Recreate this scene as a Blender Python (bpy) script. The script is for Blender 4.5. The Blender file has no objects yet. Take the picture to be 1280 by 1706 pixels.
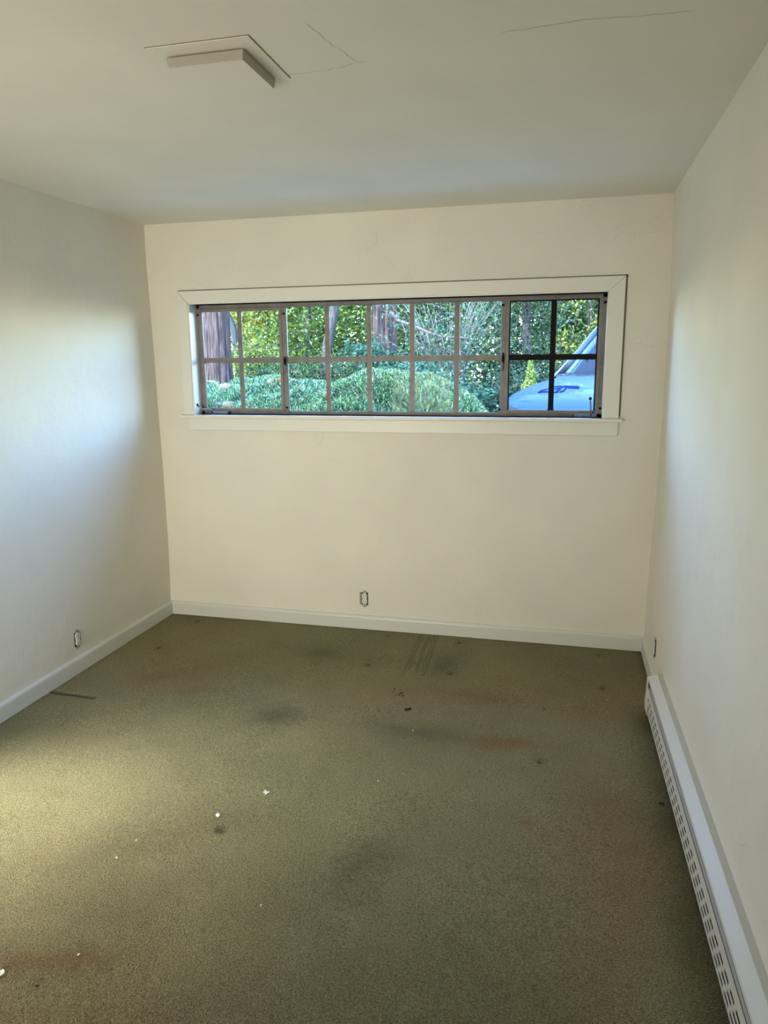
import bpy, bmesh, math, random
import numpy as np
from mathutils import Vector, Matrix, noise

sc = bpy.context.scene
COL = sc.collection
random.seed(7)
rng = np.random.default_rng(11)

# ------------------------------------------------------------------ camera
W, D, H = 2.982, 4.138, 2.44
cam_d = bpy.data.cameras.new('camera')
cam = bpy.data.objects.new('camera', cam_d); COL.objects.link(cam)
r_ = Vector((0.97061, 0.24051, -0.00864)); u_ = Vector((-0.03992, 0.19628, 0.97973)); f_ = Vector((-0.23733, 0.95059, -0.20011))
M = Matrix(((r_.x, u_.x, -f_.x, 2.501), (r_.y, u_.y, -f_.y, 0.0), (r_.z, u_.z, -f_.z, 1.615), (0, 0, 0, 1)))
cam.matrix_world = M
cam_d.sensor_fit = 'HORIZONTAL'; cam_d.sensor_width = 36.0; cam_d.lens = 36.0*1212.5/1280.0
cam_d.clip_start = 0.02; cam_d.clip_end = 200
sc.camera = cam

# ------------------------------------------------------------------ light
world = bpy.data.worlds.new('world'); sc.world = world; world.use_nodes = True
wn = world.node_tree; bg = wn.nodes['Background']
sky = wn.nodes.new('ShaderNodeTexSky'); sky.sky_type = 'NISHITA'
sky.sun_disc = False; sky.sun_elevation = math.radians(42); sky.sun_rotation = math.radians(200)
sky.air_density = 1.2; sky.dust_density = 0.15; sky.ozone_density = 3.0
tint = wn.nodes.new('ShaderNodeVectorMath'); tint.operation = 'MULTIPLY'; tint.inputs[1].default_value = (.90, 1.0, 1.18)
wn.links.new(sky.outputs[0], tint.inputs[0]); wn.links.new(tint.outputs[0], bg.inputs[0]); bg.inputs[1].default_value = 3.3

def lamp(name, kind, loc, energy, color, **kw):
    d = bpy.data.lights.new(name, kind); d.energy = energy; d.color = color
    for k, v in kw.items(): setattr(d, k, v)
    o = bpy.data.objects.new(name, d); COL.objects.link(o); o.location = loc
    return o
def aim(o, dirv):
    o.rotation_euler = Vector(dirv).to_track_quat('-Z', 'Y').to_euler()

sun = lamp('sun', 'SUN', (0, 0, 10), 13.0, (1.0, 0.90, 0.72), angle=math.radians(0.6))
aim(sun, (0.42, 0.95, -0.60))
# added lamps in an unseen left-wall opening: floor glare and warm fill
glare_lamp = lamp('added_glare_lamp', 'AREA', (-0.20, 1.66, 0.95), 10.5, (1.0, 0.96, 0.86), shape='RECTANGLE', size=1.1, size_y=0.7, spread=math.radians(62))
aim(glare_lamp, (0.66, 0.42, -0.80))
added_warm_fill = lamp('added_warm_fill', 'AREA', (-0.24, 1.45, 0.95), 13.0, (1.0, 0.93, 0.80), shape='RECTANGLE', size=1.2, size_y=1.7)  # added warm fill for the right wall
aim(added_warm_fill, (1.0, 0.20, -0.25))
# added lamp behind the camera to light the far wall, source unseen
added_rear_fill = lamp('added_rear_fill', 'AREA', (0.60, -1.30, 0.85), 29.0, (1.0, 0.95, 0.81), shape='RECTANGLE', size=0.85, size_y=1.3, spread=math.radians(88))
aim(added_rear_fill, (0.0, 1.0, 0.02))
# sampling portal for the sky in the window opening
portal = lamp('window_portal', 'AREA', (1.48, D+0.16, 1.64), 1.0, (1, 1, 1), shape='RECTANGLE', size=2.44, size_y=0.68)
aim(portal, (0, -1, 0)); portal.data.cycles.is_portal = True

sc.view_settings.view_transform = 'Standard'; sc.view_settings.look = 'None'
sc.view_settings.exposure = 0.0; sc.view_settings.gamma = 1.0; sc.view_settings.use_curve_mapping = False

# ------------------------------------------------------------------ helpers
def tag(o, label=None, cat=None, group=None, kind=None):
    if label: o['label'] = label
    if cat: o['category'] = cat
    if group: o['group'] = group
    if kind: o['kind'] = kind
    return o
def empty(name, loc=(0, 0, 0), rz=0.0, parent=None):
    o = bpy.data.objects.new(name, None); COL.objects.link(o)
    o.location = loc; o.rotation_euler = (0, 0, rz); o.empty_display_size = 0.05
    if parent: o.parent = parent
    return o
class MB:
    """collects shapes, builds one mesh object"""
    def __init__(s): s.v = []; s.f = []; s.sm = []
    def add(s, vs, fs, smooth=False):
        n = len(s.v); s.v += [tuple(v) for v in vs]; s.f += [tuple(i+n for i in f) for f in fs]; s.sm += [smooth]*len(fs)
        return s
    def box(s, a, b):
        (x0, y0, z0), (x1, y1, z1) = a, b
        x0, x1 = min(x0, x1), max(x0, x1); y0, y1 = min(y0, y1), max(y0, y1); z0, z1 = min(z0, z1), max(z0, z1)
        return s.add([(x0,y0,z0),(x1,y0,z0),(x1,y1,z0),(x0,y1,z0),(x0,y0,z1),(x1,y0,z1),(x1,y1,z1),(x0,y1,z1)],
              [(0,3,2,1),(4,5,6,7),(0,1,5,4),(1,2,6,5),(2,3,7,6),(3,0,4,7)])
    def tube(s, pts, rad, n=10, smooth=True, flat=1.0):
        pts = [Vector(p) for p in pts]
        rads = rad if isinstance(rad, (list, tuple)) else [rad]*len(pts)
        rings = []; up = Vector((0, 0, 1))
        t0 = (pts[1]-pts[0]).normalized()
        if abs(t0.dot(up)) > .95: up = Vector((1, 0, 0))
        for i, p in enumerate(pts):
            t = (pts[min(i+1, len(pts)-1)]-pts[max(i-1, 0)]).normalized()
            a = t.cross(up).normalized(); b = a.cross(t).normalized()
            rings.append([p+(a*math.cos(k*2*math.pi/n)+b*math.sin(k*2*math.pi/n)*flat)*rads[i] for k in range(n)])
        vs = [v for rg in rings for v in rg]; fs = []
        for i in range(len(pts)-1):
            for k in range(n): fs.append((i*n+k, i*n+(k+1) % n, (i+1)*n+(k+1) % n, (i+1)*n+k))
        fs.append(tuple(range(n-1, -1, -1))); fs.append(tuple(range((len(pts)-1)*n, len(pts)*n)))
        return s.add(vs, fs, smooth)
    def prism(s, prof, axis, a, b, shear=None):
        """prof: 2D loop in the two other axes, extruded along axis from a to b"""
        n = len(prof)
        def P(q, t):
            if axis == 'x': return (t, q[0], q[1])
            if axis == 'y': return (q[0], t, q[1])
            return (q[0], q[1], t)
        vs = [P(q, a) for q in prof]+[P(q, b) for q in prof]
        fs = [tuple(range(n)), tuple(range(2*n-1, n-1, -1))]
        for k in range(n): fs.append((k, k+n, (k+1) % n+n, (k+1) % n))
        return s.add(vs, fs)
    def build(s, name, mat, parent=None, bevel=0.0, seg=2, xf=None):
        me = bpy.data.meshes.new(name)
        vs = [xf(v) for v in s.v] if xf else s.v
        me.from_pydata(vs, [], s.f)
        me.polygons.foreach_set('use_smooth', s.sm); 
        bm = bmesh.new(); bm.from_mesh(me); bmesh.ops.recalc_face_normals(bm, faces=bm.faces); bm.to_mesh(me); bm.free()
        me.materials.append(mat)
        o = bpy.data.objects.new(name, me); COL.objects.link(o)
        if parent: o.parent = parent
        if bevel > 0:
            m = o.modifiers.new('bevel', 'BEVEL'); m.width = bevel; m.segments = seg; m.limit_method = 'ANGLE'; m.angle_limit = math.radians(40)
        return o
def grid_mesh(name, P, mat, parent=None, smooth=True, col=None):
    """P: (n,m,3) array of points"""
    n, m, _ = P.shape
    idx = np.arange(n*m).reshape(n, m)
    q = np.stack([idx[:-1, :-1], idx[1:, :-1], idx[1:, 1:], idx[:-1, 1:]], -1).reshape(-1, 4)
    return raw_mesh(name, P.reshape(-1, 3), q, mat, parent, smooth, col)
def raw_mesh(name, V, Q, mat, parent=None, smooth=False, col=None):
    me = bpy.data.meshes.new(name); k = Q.shape[1]
    me.vertices.add(len(V)); me.vertices.foreach_set('co', np.asarray(V, np.float32).ravel())
    me.loops.add(Q.size); me.loops.foreach_set('vertex_index', Q.astype(np.int32).ravel())
    me.polygons.add(len(Q)); me.polygons.foreach_set('loop_start', np.arange(0, Q.size, k, dtype=np.int32))
    me.polygons.foreach_set('loop_total', np.full(len(Q), k, np.int32))
    me.polygons.foreach_set('use_smooth', np.full(len(Q), smooth))
    if col is not None:
        a = me.color_attributes.new('tint', 'FLOAT_COLOR', 'POINT')
        c = np.ones((len(V), 4), np.float32); c[:, :3] = col; a.data.foreach_set('color', c.ravel())
    me.update(calc_edges=True); me.validate()
    me.materials.append(mat)
    o = bpy.data.objects.new(name, me); COL.objects.link(o)
    if parent: o.parent = parent
    return o

# ------------------------------------------------------------------ materials
class NT:
    def __init__(s, name):
        s.m = bpy.data.materials.new(name); s.m.use_nodes = True; s.t = s.m.node_tree; s.b = s.t.nodes['Principled BSDF']
        s.out = s.t.nodes['Material Output']
    def n(s, typ, **kw):
        nd = s.t.nodes.new(typ)
        for k, v in kw.items():
            if k.startswith('i_'): nd.inputs[k[2:].replace('_', ' ')].default_value = v
            else: setattr(nd, k, v)
        return nd
    def l(s, a, b): s.t.links.new(a, b)
def simple(name, col, rough=.5, metal=0.0, bump=0.0, bscale=60, var=0.0, vscale=8, dist=.002, spec=.5, detail=4, coat=0.0):
    k = NT(name); b = k.b
    b.inputs['Base Color'].default_value = (*col, 1); b.inputs['Roughness'].default_value = rough
    b.inputs['Metallic'].default_value = metal; b.inputs['Specular IOR Level'].default_value = spec
    b.inputs['Coat Weight'].default_value = coat
    tc = k.n('ShaderNodeTexCoord')
    if var > 0:
        nz = k.n('ShaderNodeTexNoise'); nz.inputs['Scale'].default_value = vscale; nz.inputs['Detail'].default_value = 5
        k.l(tc.outputs['Object'], nz.inputs['Vector'])
        mr = k.n('ShaderNodeMapRange'); mr.inputs[1].default_value = .3; mr.inputs[2].default_value = .7
        mr.inputs[3].default_value = 1-var; mr.inputs[4].default_value = 1+var
        k.l(nz.outputs[0], mr.inputs[0])
        mx = k.n('ShaderNodeVectorMath', operation='SCALE'); mx.inputs[0].default_value = col
        k.l(mr.outputs[0], mx.inputs['Scale']); k.l(mx.outputs[0], b.inputs['Base Color'])
    if bump > 0:
        nz = k.n('ShaderNodeTexNoise'); nz.inputs['Scale'].default_value = bscale; nz.inputs['Detail'].default_value = detail
        k.l(tc.outputs['Object'], nz.inputs['Vector'])
        bp = k.n('ShaderNodeBump'); bp.inputs['Strength'].default_value = bump; bp.inputs['Distance'].default_value = dist
        k.l(nz.outputs[0], bp.inputs['Height']); k.l(bp.outputs[0], b.inputs['Normal'])
    return k.m
def plaster(name, col, ridges=.26, st=.7):
    k = NT(name); b = k.b; b.inputs['Roughness'].default_value = .62; b.inputs['Specular IOR Level'].default_value = .35
    tc = k.n('ShaderNodeTexCoord')
    def nz(sc_, det, rough=.5, dist=0.0):
        q = k.n('ShaderNodeTexNoise'); q.inputs['Scale'].default_value = sc_; q.inputs['Detail'].default_value = det
        q.inputs['Roughness'].default_value = rough; q.inputs['Distortion'].default_value = dist
        k.l(tc.outputs['Object'], q.inputs['Vector']); return q
    a = nz(2.2, 3); v = k.n('ShaderNodeMapRange'); v.inputs[1].default_value = .3; v.inputs[2].default_value = .7
    v.inputs[3].default_value = .965; v.inputs[4].default_value = 1.03; k.l(a.outputs[0], v.inputs[0])
    mx = k.n('ShaderNodeVectorMath', operation='SCALE'); mx.inputs[0].default_value = col
    k.l(v.outputs[0], mx.inputs['Scale']); k.l(mx.outputs[0], b.inputs['Base Color'])
    n1 = nz(7, 4, .5, .6); n2 = nz(60, 3); n3 = nz(5, 2, .5, 1.5)
    # trowel ridges: thin lines where a noise field crosses its mid value, only in some patches
    pp = k.n('ShaderNodeMath', operation='SUBTRACT'); pp.inputs[1].default_value = .5; k.l(n3.outputs[0], pp.inputs[0])
    ab = k.n('ShaderNodeMath', operation='ABSOLUTE'); k.l(pp.outputs[0], ab.inputs[0])
    rr = k.n('ShaderNodeMapRange'); rr.inputs[1].default_value = 0; rr.inputs[2].default_value = .006; rr.inputs[3].default_value = 1; rr.inputs[4].default_value = 0
    k.l(ab.outputs[0], rr.inputs[0])
    n4 = nz(6, 2); mm = k.n('ShaderNodeMapRange'); mm.inputs[1].default_value = .56; mm.inputs[2].default_value = .66; k.l(n4.outputs[0], mm.inputs[0])
    rm = k.n('ShaderNodeMath', operation='MULTIPLY'); k.l(rr.outputs[0], rm.inputs[0]); k.l(mm.outputs[0], rm.inputs[1])
    s1 = k.n('ShaderNodeMath', operation='MULTIPLY_ADD'); s1.inputs[1].default_value = .10; k.l(n2.outputs[0], s1.inputs[0]); k.l(n1.outputs[0], s1.inputs[2])
    s2 = k.n('ShaderNodeMath', operation='MULTIPLY_ADD'); s2.inputs[1].default_value = ridges; k.l(rm.outputs[0], s2.inputs[0]); k.l(s1.outputs[0], s2.inputs[2])
    bp = k.n('ShaderNodeBump'); bp.inputs['Strength'].default_value = st; bp.inputs['Distance'].default_value = .007
    k.l(s2.outputs[0], bp.inputs['Height']); k.l(bp.outputs[0], b.inputs['Normal'])
    return k.m
WALLC = (.797, .767, .668)
m_wall = plaster('cream_plaster', WALLC)
m_ceil = plaster('ceiling_plaster', (.795, .772, .67), .08, .35)
m_trim = simple('white_trim_paint', (.68, .68, .63), .38, bump=.15, bscale=25)
m_casing = simple('casing_paint', (.81, .79, .70), .4, bump=.12, bscale=25)
m_dark = simple('dark_gap', (.02, .018, .015), .9)
m_shadow_line = simple('shadow_line', (.20, .18, .14), .9)  # dark tone for painted shadow lines at casing and light plate
m_steel = simple('grey_painted_steel', (.20, .185, .17), .42, bump=.3, bscale=70, var=.25, vscale=14)
m_black = simple('black_steel', (.006, .006, .007), .6, spec=.15)
m_heater = simple('heater_enamel', (.76, .745, .67), .35, bump=.05, bscale=20)
m_heatgrey = simple('damper_metal', (.085, .08, .078), .45, var=.1)
m_backplate = simple('backplate_beige', (.60, .57, .47), .5)
m_ivory = simple('ivory_plastic', (.80, .78, .70), .3)
m_slot = simple('slot_black', (.004, .004, .004), .9, spec=.02)
m_metal = simple('galvanised_strap', (.5, .49, .46), .4, metal=.8)
m_chip = simple('paint_flake', (.82, .81, .78), .6)
m_crumb = simple('dark_crumb', (.022, .012, .008), .9, bump=.4, bscale=300)
m_shade = simple('diffuser_side_shade', (.40, .37, .30), .45)  # darker tone painting shade onto the diffuser sides
m_plate = simple('lamp_plate', (.80, .765, .66), .5)

k = NT('window_glass'); t = k.t; t.nodes.remove(k.b)
tr = k.n('ShaderNodeBsdfTransparent'); tr.inputs[0].default_value = (.97, .985, .98, 1)
gl = k.n('ShaderNodeBsdfGlossy'); gl.inputs['Roughness'].default_value = .01
fr = k.n('ShaderNodeFresnel'); fr.inputs[0].default_value = 1.10
ms = k.n('ShaderNodeMixShader'); k.l(fr.outputs[0], ms.inputs[0]); k.l(tr.outputs[0], ms.inputs[1]); k.l(gl.outputs[0], ms.inputs[2]); k.l(ms.outputs[0], k.out.inputs[0])
m_glass = k.m
def car_glass():
    k = NT('car_glass'); k.t.nodes.remove(k.b)
    tr = k.n('ShaderNodeBsdfTransparent'); tr.inputs[0].default_value = (.55, .66, .66, 1)
    gl = k.n('ShaderNodeBsdfGlossy'); gl.inputs['Roughness'].default_value = .03
    fr = k.n('ShaderNodeFresnel'); fr.inputs[0].default_value = 1.5
    ms = k.n('ShaderNodeMixShader'); k.l(fr.outputs[0], ms.inputs[0]); k.l(tr.outputs[0], ms.inputs[1]); k.l(gl.outputs[0], ms.inputs[2]); k.l(ms.outputs[0], k.out.inputs[0])
    return k.m
m_cglass = car_glass()

def leafmat(name, trans=.45, rough=.45):
    k = NT(name); k.t.nodes.remove(k.b)
    at = k.n('ShaderNodeAttribute', attribute_name='tint')
    df = k.n('ShaderNodeBsdfPrincipled'); df.inputs['Roughness'].default_value = rough; df.inputs['Specular IOR Level'].default_value = .4
    tl = k.n('ShaderNodeBsdfTranslucent'); k.l(at.outputs[0], df.inputs['Base Color'])
    sc_ = k.n('ShaderNodeVectorMath', operation='MULTIPLY'); sc_.inputs[1].default_value = (1.5, 1.35, .6); k.l(at.outputs[0], sc_.inputs[0]); k.l(sc_.outputs[0], tl.inputs[0])
    ms = k.n('ShaderNodeMixShader'); ms.inputs[0].default_value = trans; k.l(df.outputs[0], ms.inputs[1]); k.l(tl.outputs[0], ms.inputs[2]); k.l(ms.outputs[0], k.out.inputs[0])
    return k.m
m_leaf = leafmat('broad_leaves'); m_needle = leafmat('juniper_needles', .15, .6)
def barkmat(name, c1, c2):
    k = NT(name); b = k.b; b.inputs['Roughness'].default_value = .9
    tc = k.n('ShaderNodeTexCoord'); mp = k.n('ShaderNodeMapping'); mp.inputs['Scale'].default_value = (26, 26, 2.2); k.l(tc.outputs['Object'], mp.inputs[0])
    nz = k.n('ShaderNodeTexNoise'); nz.inputs['Scale'].default_value = 1.6; nz.inputs['Detail'].default_value = 7; nz.inputs['Distortion'].default_value = .5; k.l(mp.outputs[0], nz.inputs['Vector'])
    cr = k.n('ShaderNodeValToRGB'); cr.color_ramp.elements[0].position = .38; cr.color_ramp.elements[0].color = (*c1, 1); cr.color_ramp.elements[1].position = .62; cr.color_ramp.elements[1].color = (*c2, 1)
    k.l(nz.outputs[0], cr.inputs[0]); k.l(cr.outputs[0], b.inputs['Base Color'])
    bp = k.n('ShaderNodeBump'); bp.inputs['Strength'].default_value = 1.0; bp.inputs['Distance'].default_value = .05; k.l(nz.outputs[0], bp.inputs['Height']); k.l(bp.outputs[0], b.inputs['Normal'])
    return k.m
m_redwood = barkmat('redwood_bark', (.010, .006, .005), (.080, .050, .043))
m_bark = barkmat('grey_bark', (.015, .014, .012), (.06, .055, .05))
m_twig = simple('twig_wood', (.09, .07, .065), .9)
m_soil = simple('soil_and_litter', (.07, .055, .04), .95, bump=.8, bscale=40, var=.5, vscale=20, dist=.02)

# ------------------------------------------------------------------ carpet
def carpetmat():
    k = NT('olive_carpet'); b = k.b; b.inputs['Roughness'].default_value = .95; b.inputs['Specular IOR Level'].default_value = .12
    b.inputs['Sheen Weight'].default_value = .35; b.inputs['Sheen Roughness'].default_value = .45; b.inputs['Sheen Tint'].default_value = (.75, .72, .55, 1)
    tc = k.n('ShaderNodeTexCoord'); at = k.n('ShaderNodeAttribute', attribute_name='tint')
    n1 = k.n('ShaderNodeTexNoise'); n1.inputs['Scale'].default_value = 185; n1.inputs['Detail'].default_value = 3; n1.inputs['Roughness'].default_value = .6
    n2 = k.n('ShaderNodeTexVoronoi'); n2.inputs['Scale'].default_value = 300
    for q in (n1, n2): k.l(tc.outputs['Object'], q.inputs['Vector'])
    v = k.n('ShaderNodeMapRange'); v.inputs[1].default_value = .32; v.inputs[2].default_value = .68; v.inputs[3].default_value = .40; v.inputs[4].default_value = 1.62; k.l(n1.outputs[0], v.inputs[0])
    mx = k.n('ShaderNodeVectorMath', operation='SCALE'); k.l(at.outputs[0], mx.inputs[0]); k.l(v.outputs[0], mx.inputs['Scale']); k.l(mx.outputs[0], b.inputs['Base Color'])
    ad = k.n('ShaderNodeMath', operation='ADD'); k.l(n1.outputs[0], ad.inputs[0]); k.l(n2.outputs[0], ad.inputs[1])
    bp = k.n('ShaderNodeBump'); bp.inputs['Strength'].default_value = 1.0; bp.inputs['Distance'].default_value = .011; k.l(ad.outputs[0], bp.inputs['Height']); k.l(bp.outputs[0], b.inputs['Normal'])
    return k.m
m_carpet = carpetmat()

Y0 = -1.0   # rear wall
def vnoise(X, Y, s, seed):
    """smooth value noise on arrays"""
    x = X*s+seed*13.7; y = Y*s+seed*7.1
    xi = np.floor(x).astype(int); yi = np.floor(y).astype(int); fx = x-xi; fy = y-yi
    fx = fx*fx*(3-2*fx); fy = fy*fy*(3-2*fy)
    def h(a, b): 
        n = (a*374761393+b*668265263+seed*1442695) & 0x7fffffff
        n = ((n ^ (n >> 13))*1274126177) & 0x7fffffff
        return (n % 10007)/10007.
    return (h(xi, yi)*(1-fx)+h(xi+1, yi)*fx)*(1-fy)+(h(xi, yi+1)*(1-fx)+h(xi+1, yi+1)*fx)*fy
def build_floor():
    xs = np.arange(0, W+.06, .0105); ys = np.concatenate([np.arange(Y0, 1.0, .06), np.arange(1.0, D+.012, .0105)])
    X, Y = np.meshgrid(xs, ys, indexing='ij'); Z = np.zeros_like(X)
    base = np.array([.355, .332, .172])
    n = .5*vnoise(X, Y, 2.1, 3)+.3*vnoise(X, Y, 5.3, 5)+.2*vnoise(X, Y, 14, 8)
    C = base[None, None]*(0.78+.46*n)[..., None]
    pk = np.clip(vnoise(X, Y, 1.6, 12)*1.5-.45+.35*(X > 2.3)*(X-2.3)/.6, 0, 1)[..., None]; C = C*(1-pk*np.array([-.03, .07, .10]))
    def blob(x, y, rx, ry, mul, s=1.0, hard=1.6, ang=0.0):
        nonlocal C
        dx = X-x; dy = Y-y; c, sn = math.cos(ang), math.sin(ang)
        a = (c*dx+sn*dy)/rx; b = (-sn*dx+c*dy)/ry
        wob = .35*(vnoise(X, Y, 9, 21)-.5)+.25*(vnoise(X, Y, 28, 4)-.5)
        w = np.exp(-np.power(np.maximum(a*a+b*b+wob*2*np.sqrt(a*a+b*b), 0), hard/2)*1.2)*s
        C = C*(1-w[..., None]+w[..., None]*np.array(mul))
    BR = (1.0, .76, .62); DK = (.46, .46, .45); TL = (.86, .93, 1.0); PK = (1.12, .93, .80)
    blob(.46, 3.18, .16, .10, BR, .9); blob(.62, 3.28, .22, .14, BR, .5); blob(.74, 3.10, .15, .06, (.88, .68, .55), .8, ang=.25)
    blob(1.24, 2.93, .15, .09, DK, .95, ang=.3); blob(1.10, 2.98, .28, .10, (.82, .78, .76), .6)
    blob(1.22, 3.70, .14, .10, (.60, .62, .60), .85); blob(1.92, 3.70, .10, .16, (.50, .51, .50), .9)
    blob(2.09, 3.34, .35, .09, (.80, .66, .56), .75, ang=-.1); blob(1.68, 3.24, .5, .16, PK, .6)
    blob(1.93, 2.93, .26, .10, (.54, .57, .58), .95); blob(2.30, 2.93, .16, .05, (.92, .72, .46), .9, ang=.1); blob(2.2, 2.9, .28, .07, (.92, .8, .62), .5)
    blob(1.90, 2.03, .12, .22, (.52, .51, .48), .9, ang=-.5); blob(1.4, 2.47, .4, .15, (.84, .86, .86), .6)
    blob(2.72, 2.73, .25, .5, (1.04, .84, .70), .55); blob(2.76, 2.2, .16, .35, (1.08, .80, .62), .6); blob(2.65, 1.75, .2, .5, (1.06, .83, .62), .55)
    blob(2.42, 3.9, .25, .12, (.82, .78, .68), .6); blob(2.72, 3.25, .2, .12, (1.08, .84, .7), .5)
    blob(1.14, 1.44, .22, .05, (.74, .52, .36), .9, ang=.25); blob(1.3, 1.2, .45, .18, (.92, .70, .52), .75)
    blob(1.14, 1.95, .10, .28, (.66, .67, .64), .7, ang=-.9); blob(1.25, 1.7, .16, .3, (.62, .63, .60), .75, ang=-.8); blob(1.2, 2.15, .16, .12, (.76, .74, .68), .6, ang=-.5)
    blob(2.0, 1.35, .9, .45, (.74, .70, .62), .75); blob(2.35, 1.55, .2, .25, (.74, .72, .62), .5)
    blob(.64, 2.16, .12, .04, (.72, .70, .66), .5); blob(.83, 3.43, .5, .18, (1.05, .98, .82), .6)
    blob(2.42, 2.38, .02, .018, (1.0, .55, .22), .8); blob(2.59, 2.34, .012, .01, (1.0, .5, .25), .7); blob(2.25, 2.10, .012, .02, (.6, .55, .35), .7); blob(2.45, 2.08, .03, .02, (.8, .7, .5), .5)
    blob(2.62, 3.34, .05, .03, (1.15, .75, .6), .6); blob(2.2, 3.05, .06, .05, (1.12, .8, .62), .5)
    # darker bands along the walls, stained strip in front of the heater
    def band(w, mul): 
        nonlocal C
        C = C*(1-w[..., None]+w[..., None]*np.array(mul))
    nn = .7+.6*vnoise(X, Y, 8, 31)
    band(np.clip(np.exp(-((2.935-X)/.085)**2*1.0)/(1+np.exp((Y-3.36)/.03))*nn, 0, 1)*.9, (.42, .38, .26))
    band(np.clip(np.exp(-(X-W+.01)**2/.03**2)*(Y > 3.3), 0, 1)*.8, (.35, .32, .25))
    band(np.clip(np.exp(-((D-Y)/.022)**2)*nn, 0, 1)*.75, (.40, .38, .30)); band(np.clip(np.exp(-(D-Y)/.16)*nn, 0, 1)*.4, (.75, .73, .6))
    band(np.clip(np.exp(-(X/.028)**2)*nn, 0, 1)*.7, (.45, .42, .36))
    # castor dents, tinted dark for pit shade and dirt
    for (x, y) in [(.247, 4.034), (.248, 3.568), (1.506, 4.046), (1.502, 3.604), (1.947, 4.027), (1.962, 3.588), (2.734, 4.02), (2.735, 3.578), (2.454, 2.806)]:
        r = np.hypot(X-x, (Y-y)); Z -= .010*np.exp(-(r/.014)**4); band(np.exp(-(r/.014)**3)*.95, (.16, .15, .11)); band(np.exp(-(r/.05)**2)*.3, (.7, .68, .6)); Z += .003*np.exp(-((r-.032)/.01)**2)
    r = np.hypot(X-1.382, Y-2.094); Z -= .013*np.exp(-(r/.022)**6); band(np.exp(-(np.hypot(X-1.386, Y-2.108)/.014)**4)*.45, (.35, .33, .28)); Z += .003*np.exp(-((r-.04)/.012)**2)
    # cut in the carpet by the left wall
    tt = np.clip((X-.013)/.27, 0, 1); yl = 2.925-.012*tt; w = np.exp(-((Y-yl)/.011)**2)*(X < .285); Z -= .012*w; band(w*.9, (.25, .23, .19))
    # comb lines
    for i, a in enumerate([0, .018, .05, .062, .088, .108]):
        x0 = 1.697+a; xl = x0+.02*(4.11-Y)/.55; w = np.exp(-((X-xl)/.0052)**2)*(Y > 3.53+.03*((i*7) % 5))*(Y < 4.12); Z -= .005*w; band(w*.6, (.42, .38, .30))
    Z += .0034*(vnoise(X, Y, 52, 2)-.5)+.006*(vnoise(X, Y, 3, 9)-.5)
    P = np.stack([X, Y, Z], -1)
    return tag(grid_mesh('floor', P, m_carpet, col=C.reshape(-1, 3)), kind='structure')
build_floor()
ub = MB(); ub.box((-.2, Y0-.2, -.12), (W+.3, D+.2, -.03)); tag(ub.build('floor_slab', m_soil), kind='structure')

# ------------------------------------------------------------------ room shell
def interp(tab, z):
    zs, vs = zip(*tab); return np.interp(z, zs, vs)
LB = [(0, 0), (.25, .009), (.55, .015), (.85, .015), (1.17, .012), (1.3, .009), (1.64, .007), (1.98, .003), (2.28, -.003), (2.44, 0)]
RB = [(0, 0), (.3, 0), (.6, .004), (.9, .013), (1.3, .017), (1.75, .015), (2.0, .017), (2.3, .004), (2.44, 0)]
def rtwist(y, z): return .02*np.clip(3.33-y, 0, 2.4)*(1-z/2.44)
def inner_wall(name, side, yranges):
    """side walls: gently bowed plaster with a thick back"""
    mb_pts = []
    objs = []
    V = []; Q = []
    for (ya, yb, za, zb) in yranges:
        ys = np.linspace(ya, yb, max(2, int((yb-ya)/.12)+1)); zs = np.linspace(za, zb, max(2, int((zb-za)/.06)+1))
        Yg, Zg = np.meshgrid(ys, zs, indexing='ij')
        bow = interp(LB if side == 'L' else RB, Zg)
        X = bow if side == 'L' else W+bow+rtwist(Yg, Zg)
        back = np.full_like(X, -.16 if side == 'L' else W+.22)
        for XX in (X, back):
            n, m = XX.shape; off = sum(len(v) for v in V)
            V.append(np.stack([XX, Yg, Zg], -1).reshape(-1, 3)); idx = np.arange(n*m).reshape(n, m)+off
            q = np.stack([idx[:-1, :-1], idx[1:, :-1], idx[1:, 1:], idx[:-1, 1:]], -1).reshape(-1, 4)
            if (XX is X) != (side == 'L'): q = q[:, ::-1]
            Q.append(q)
            if XX is X: i0 = idx
            else:
                for (a, b) in ((i0[0], idx[0]), (i0[-1], idx[-1]), (i0[:, 0], idx[:, 0]), (i0[:, -1], idx[:, -1])):
                    Q.append(np.stack([a[:-1], a[1:], b[1:], b[:-1]], -1))
    o = raw_mesh(name, np.concatenate(V), np.concatenate(Q), m_wall, smooth=False)
    bm = bmesh.new(); bm.from_mesh(o.data); bmesh.ops.recalc_face_normals(bm, faces=bm.faces); bm.to_mesh(o.data); bm.free()
    return tag(o, kind='structure')
DY0, DY1, DZ = .75, 2.15, 2.03      # added left-wall opening for the unseen lamps
inner_wall('wall_left', 'L', [(Y0, DY0, 0, H), (DY1, D, 0, H), (DY0, DY1, DZ, H)])
inner_wall('wall_right', 'R', [(Y0, D, 0, H)])
WX0, WX1, WZ0, WZ1 = .272, 2.692, 1.313, 1.972
fw = MB()
fw.box((-.16, D, -.03), (W+.22, D+.125, WZ0)); fw.box((-.16, D, WZ1), (W+.22, D+.125, H+.02)); fw.box((-.16, D, WZ0), (WX0, D+.125, WZ1)); fw.box((WX1, D, WZ0), (W+.22, D+.125, WZ1))
tag(fw.build('wall_far', m_wall), kind='structure')
bw = MB(); HX0, HX1 = .15, 1.05
bw.box((-.16, Y0-.12, 0), (HX0, Y0, H)); bw.box((HX1, Y0-.12, 0), (W+.22, Y0, H)); bw.box((HX0, Y0-.12, 2.05), (HX1, Y0, H))
tag(bw.build('wall_rear', m_wall), kind='structure')
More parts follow.
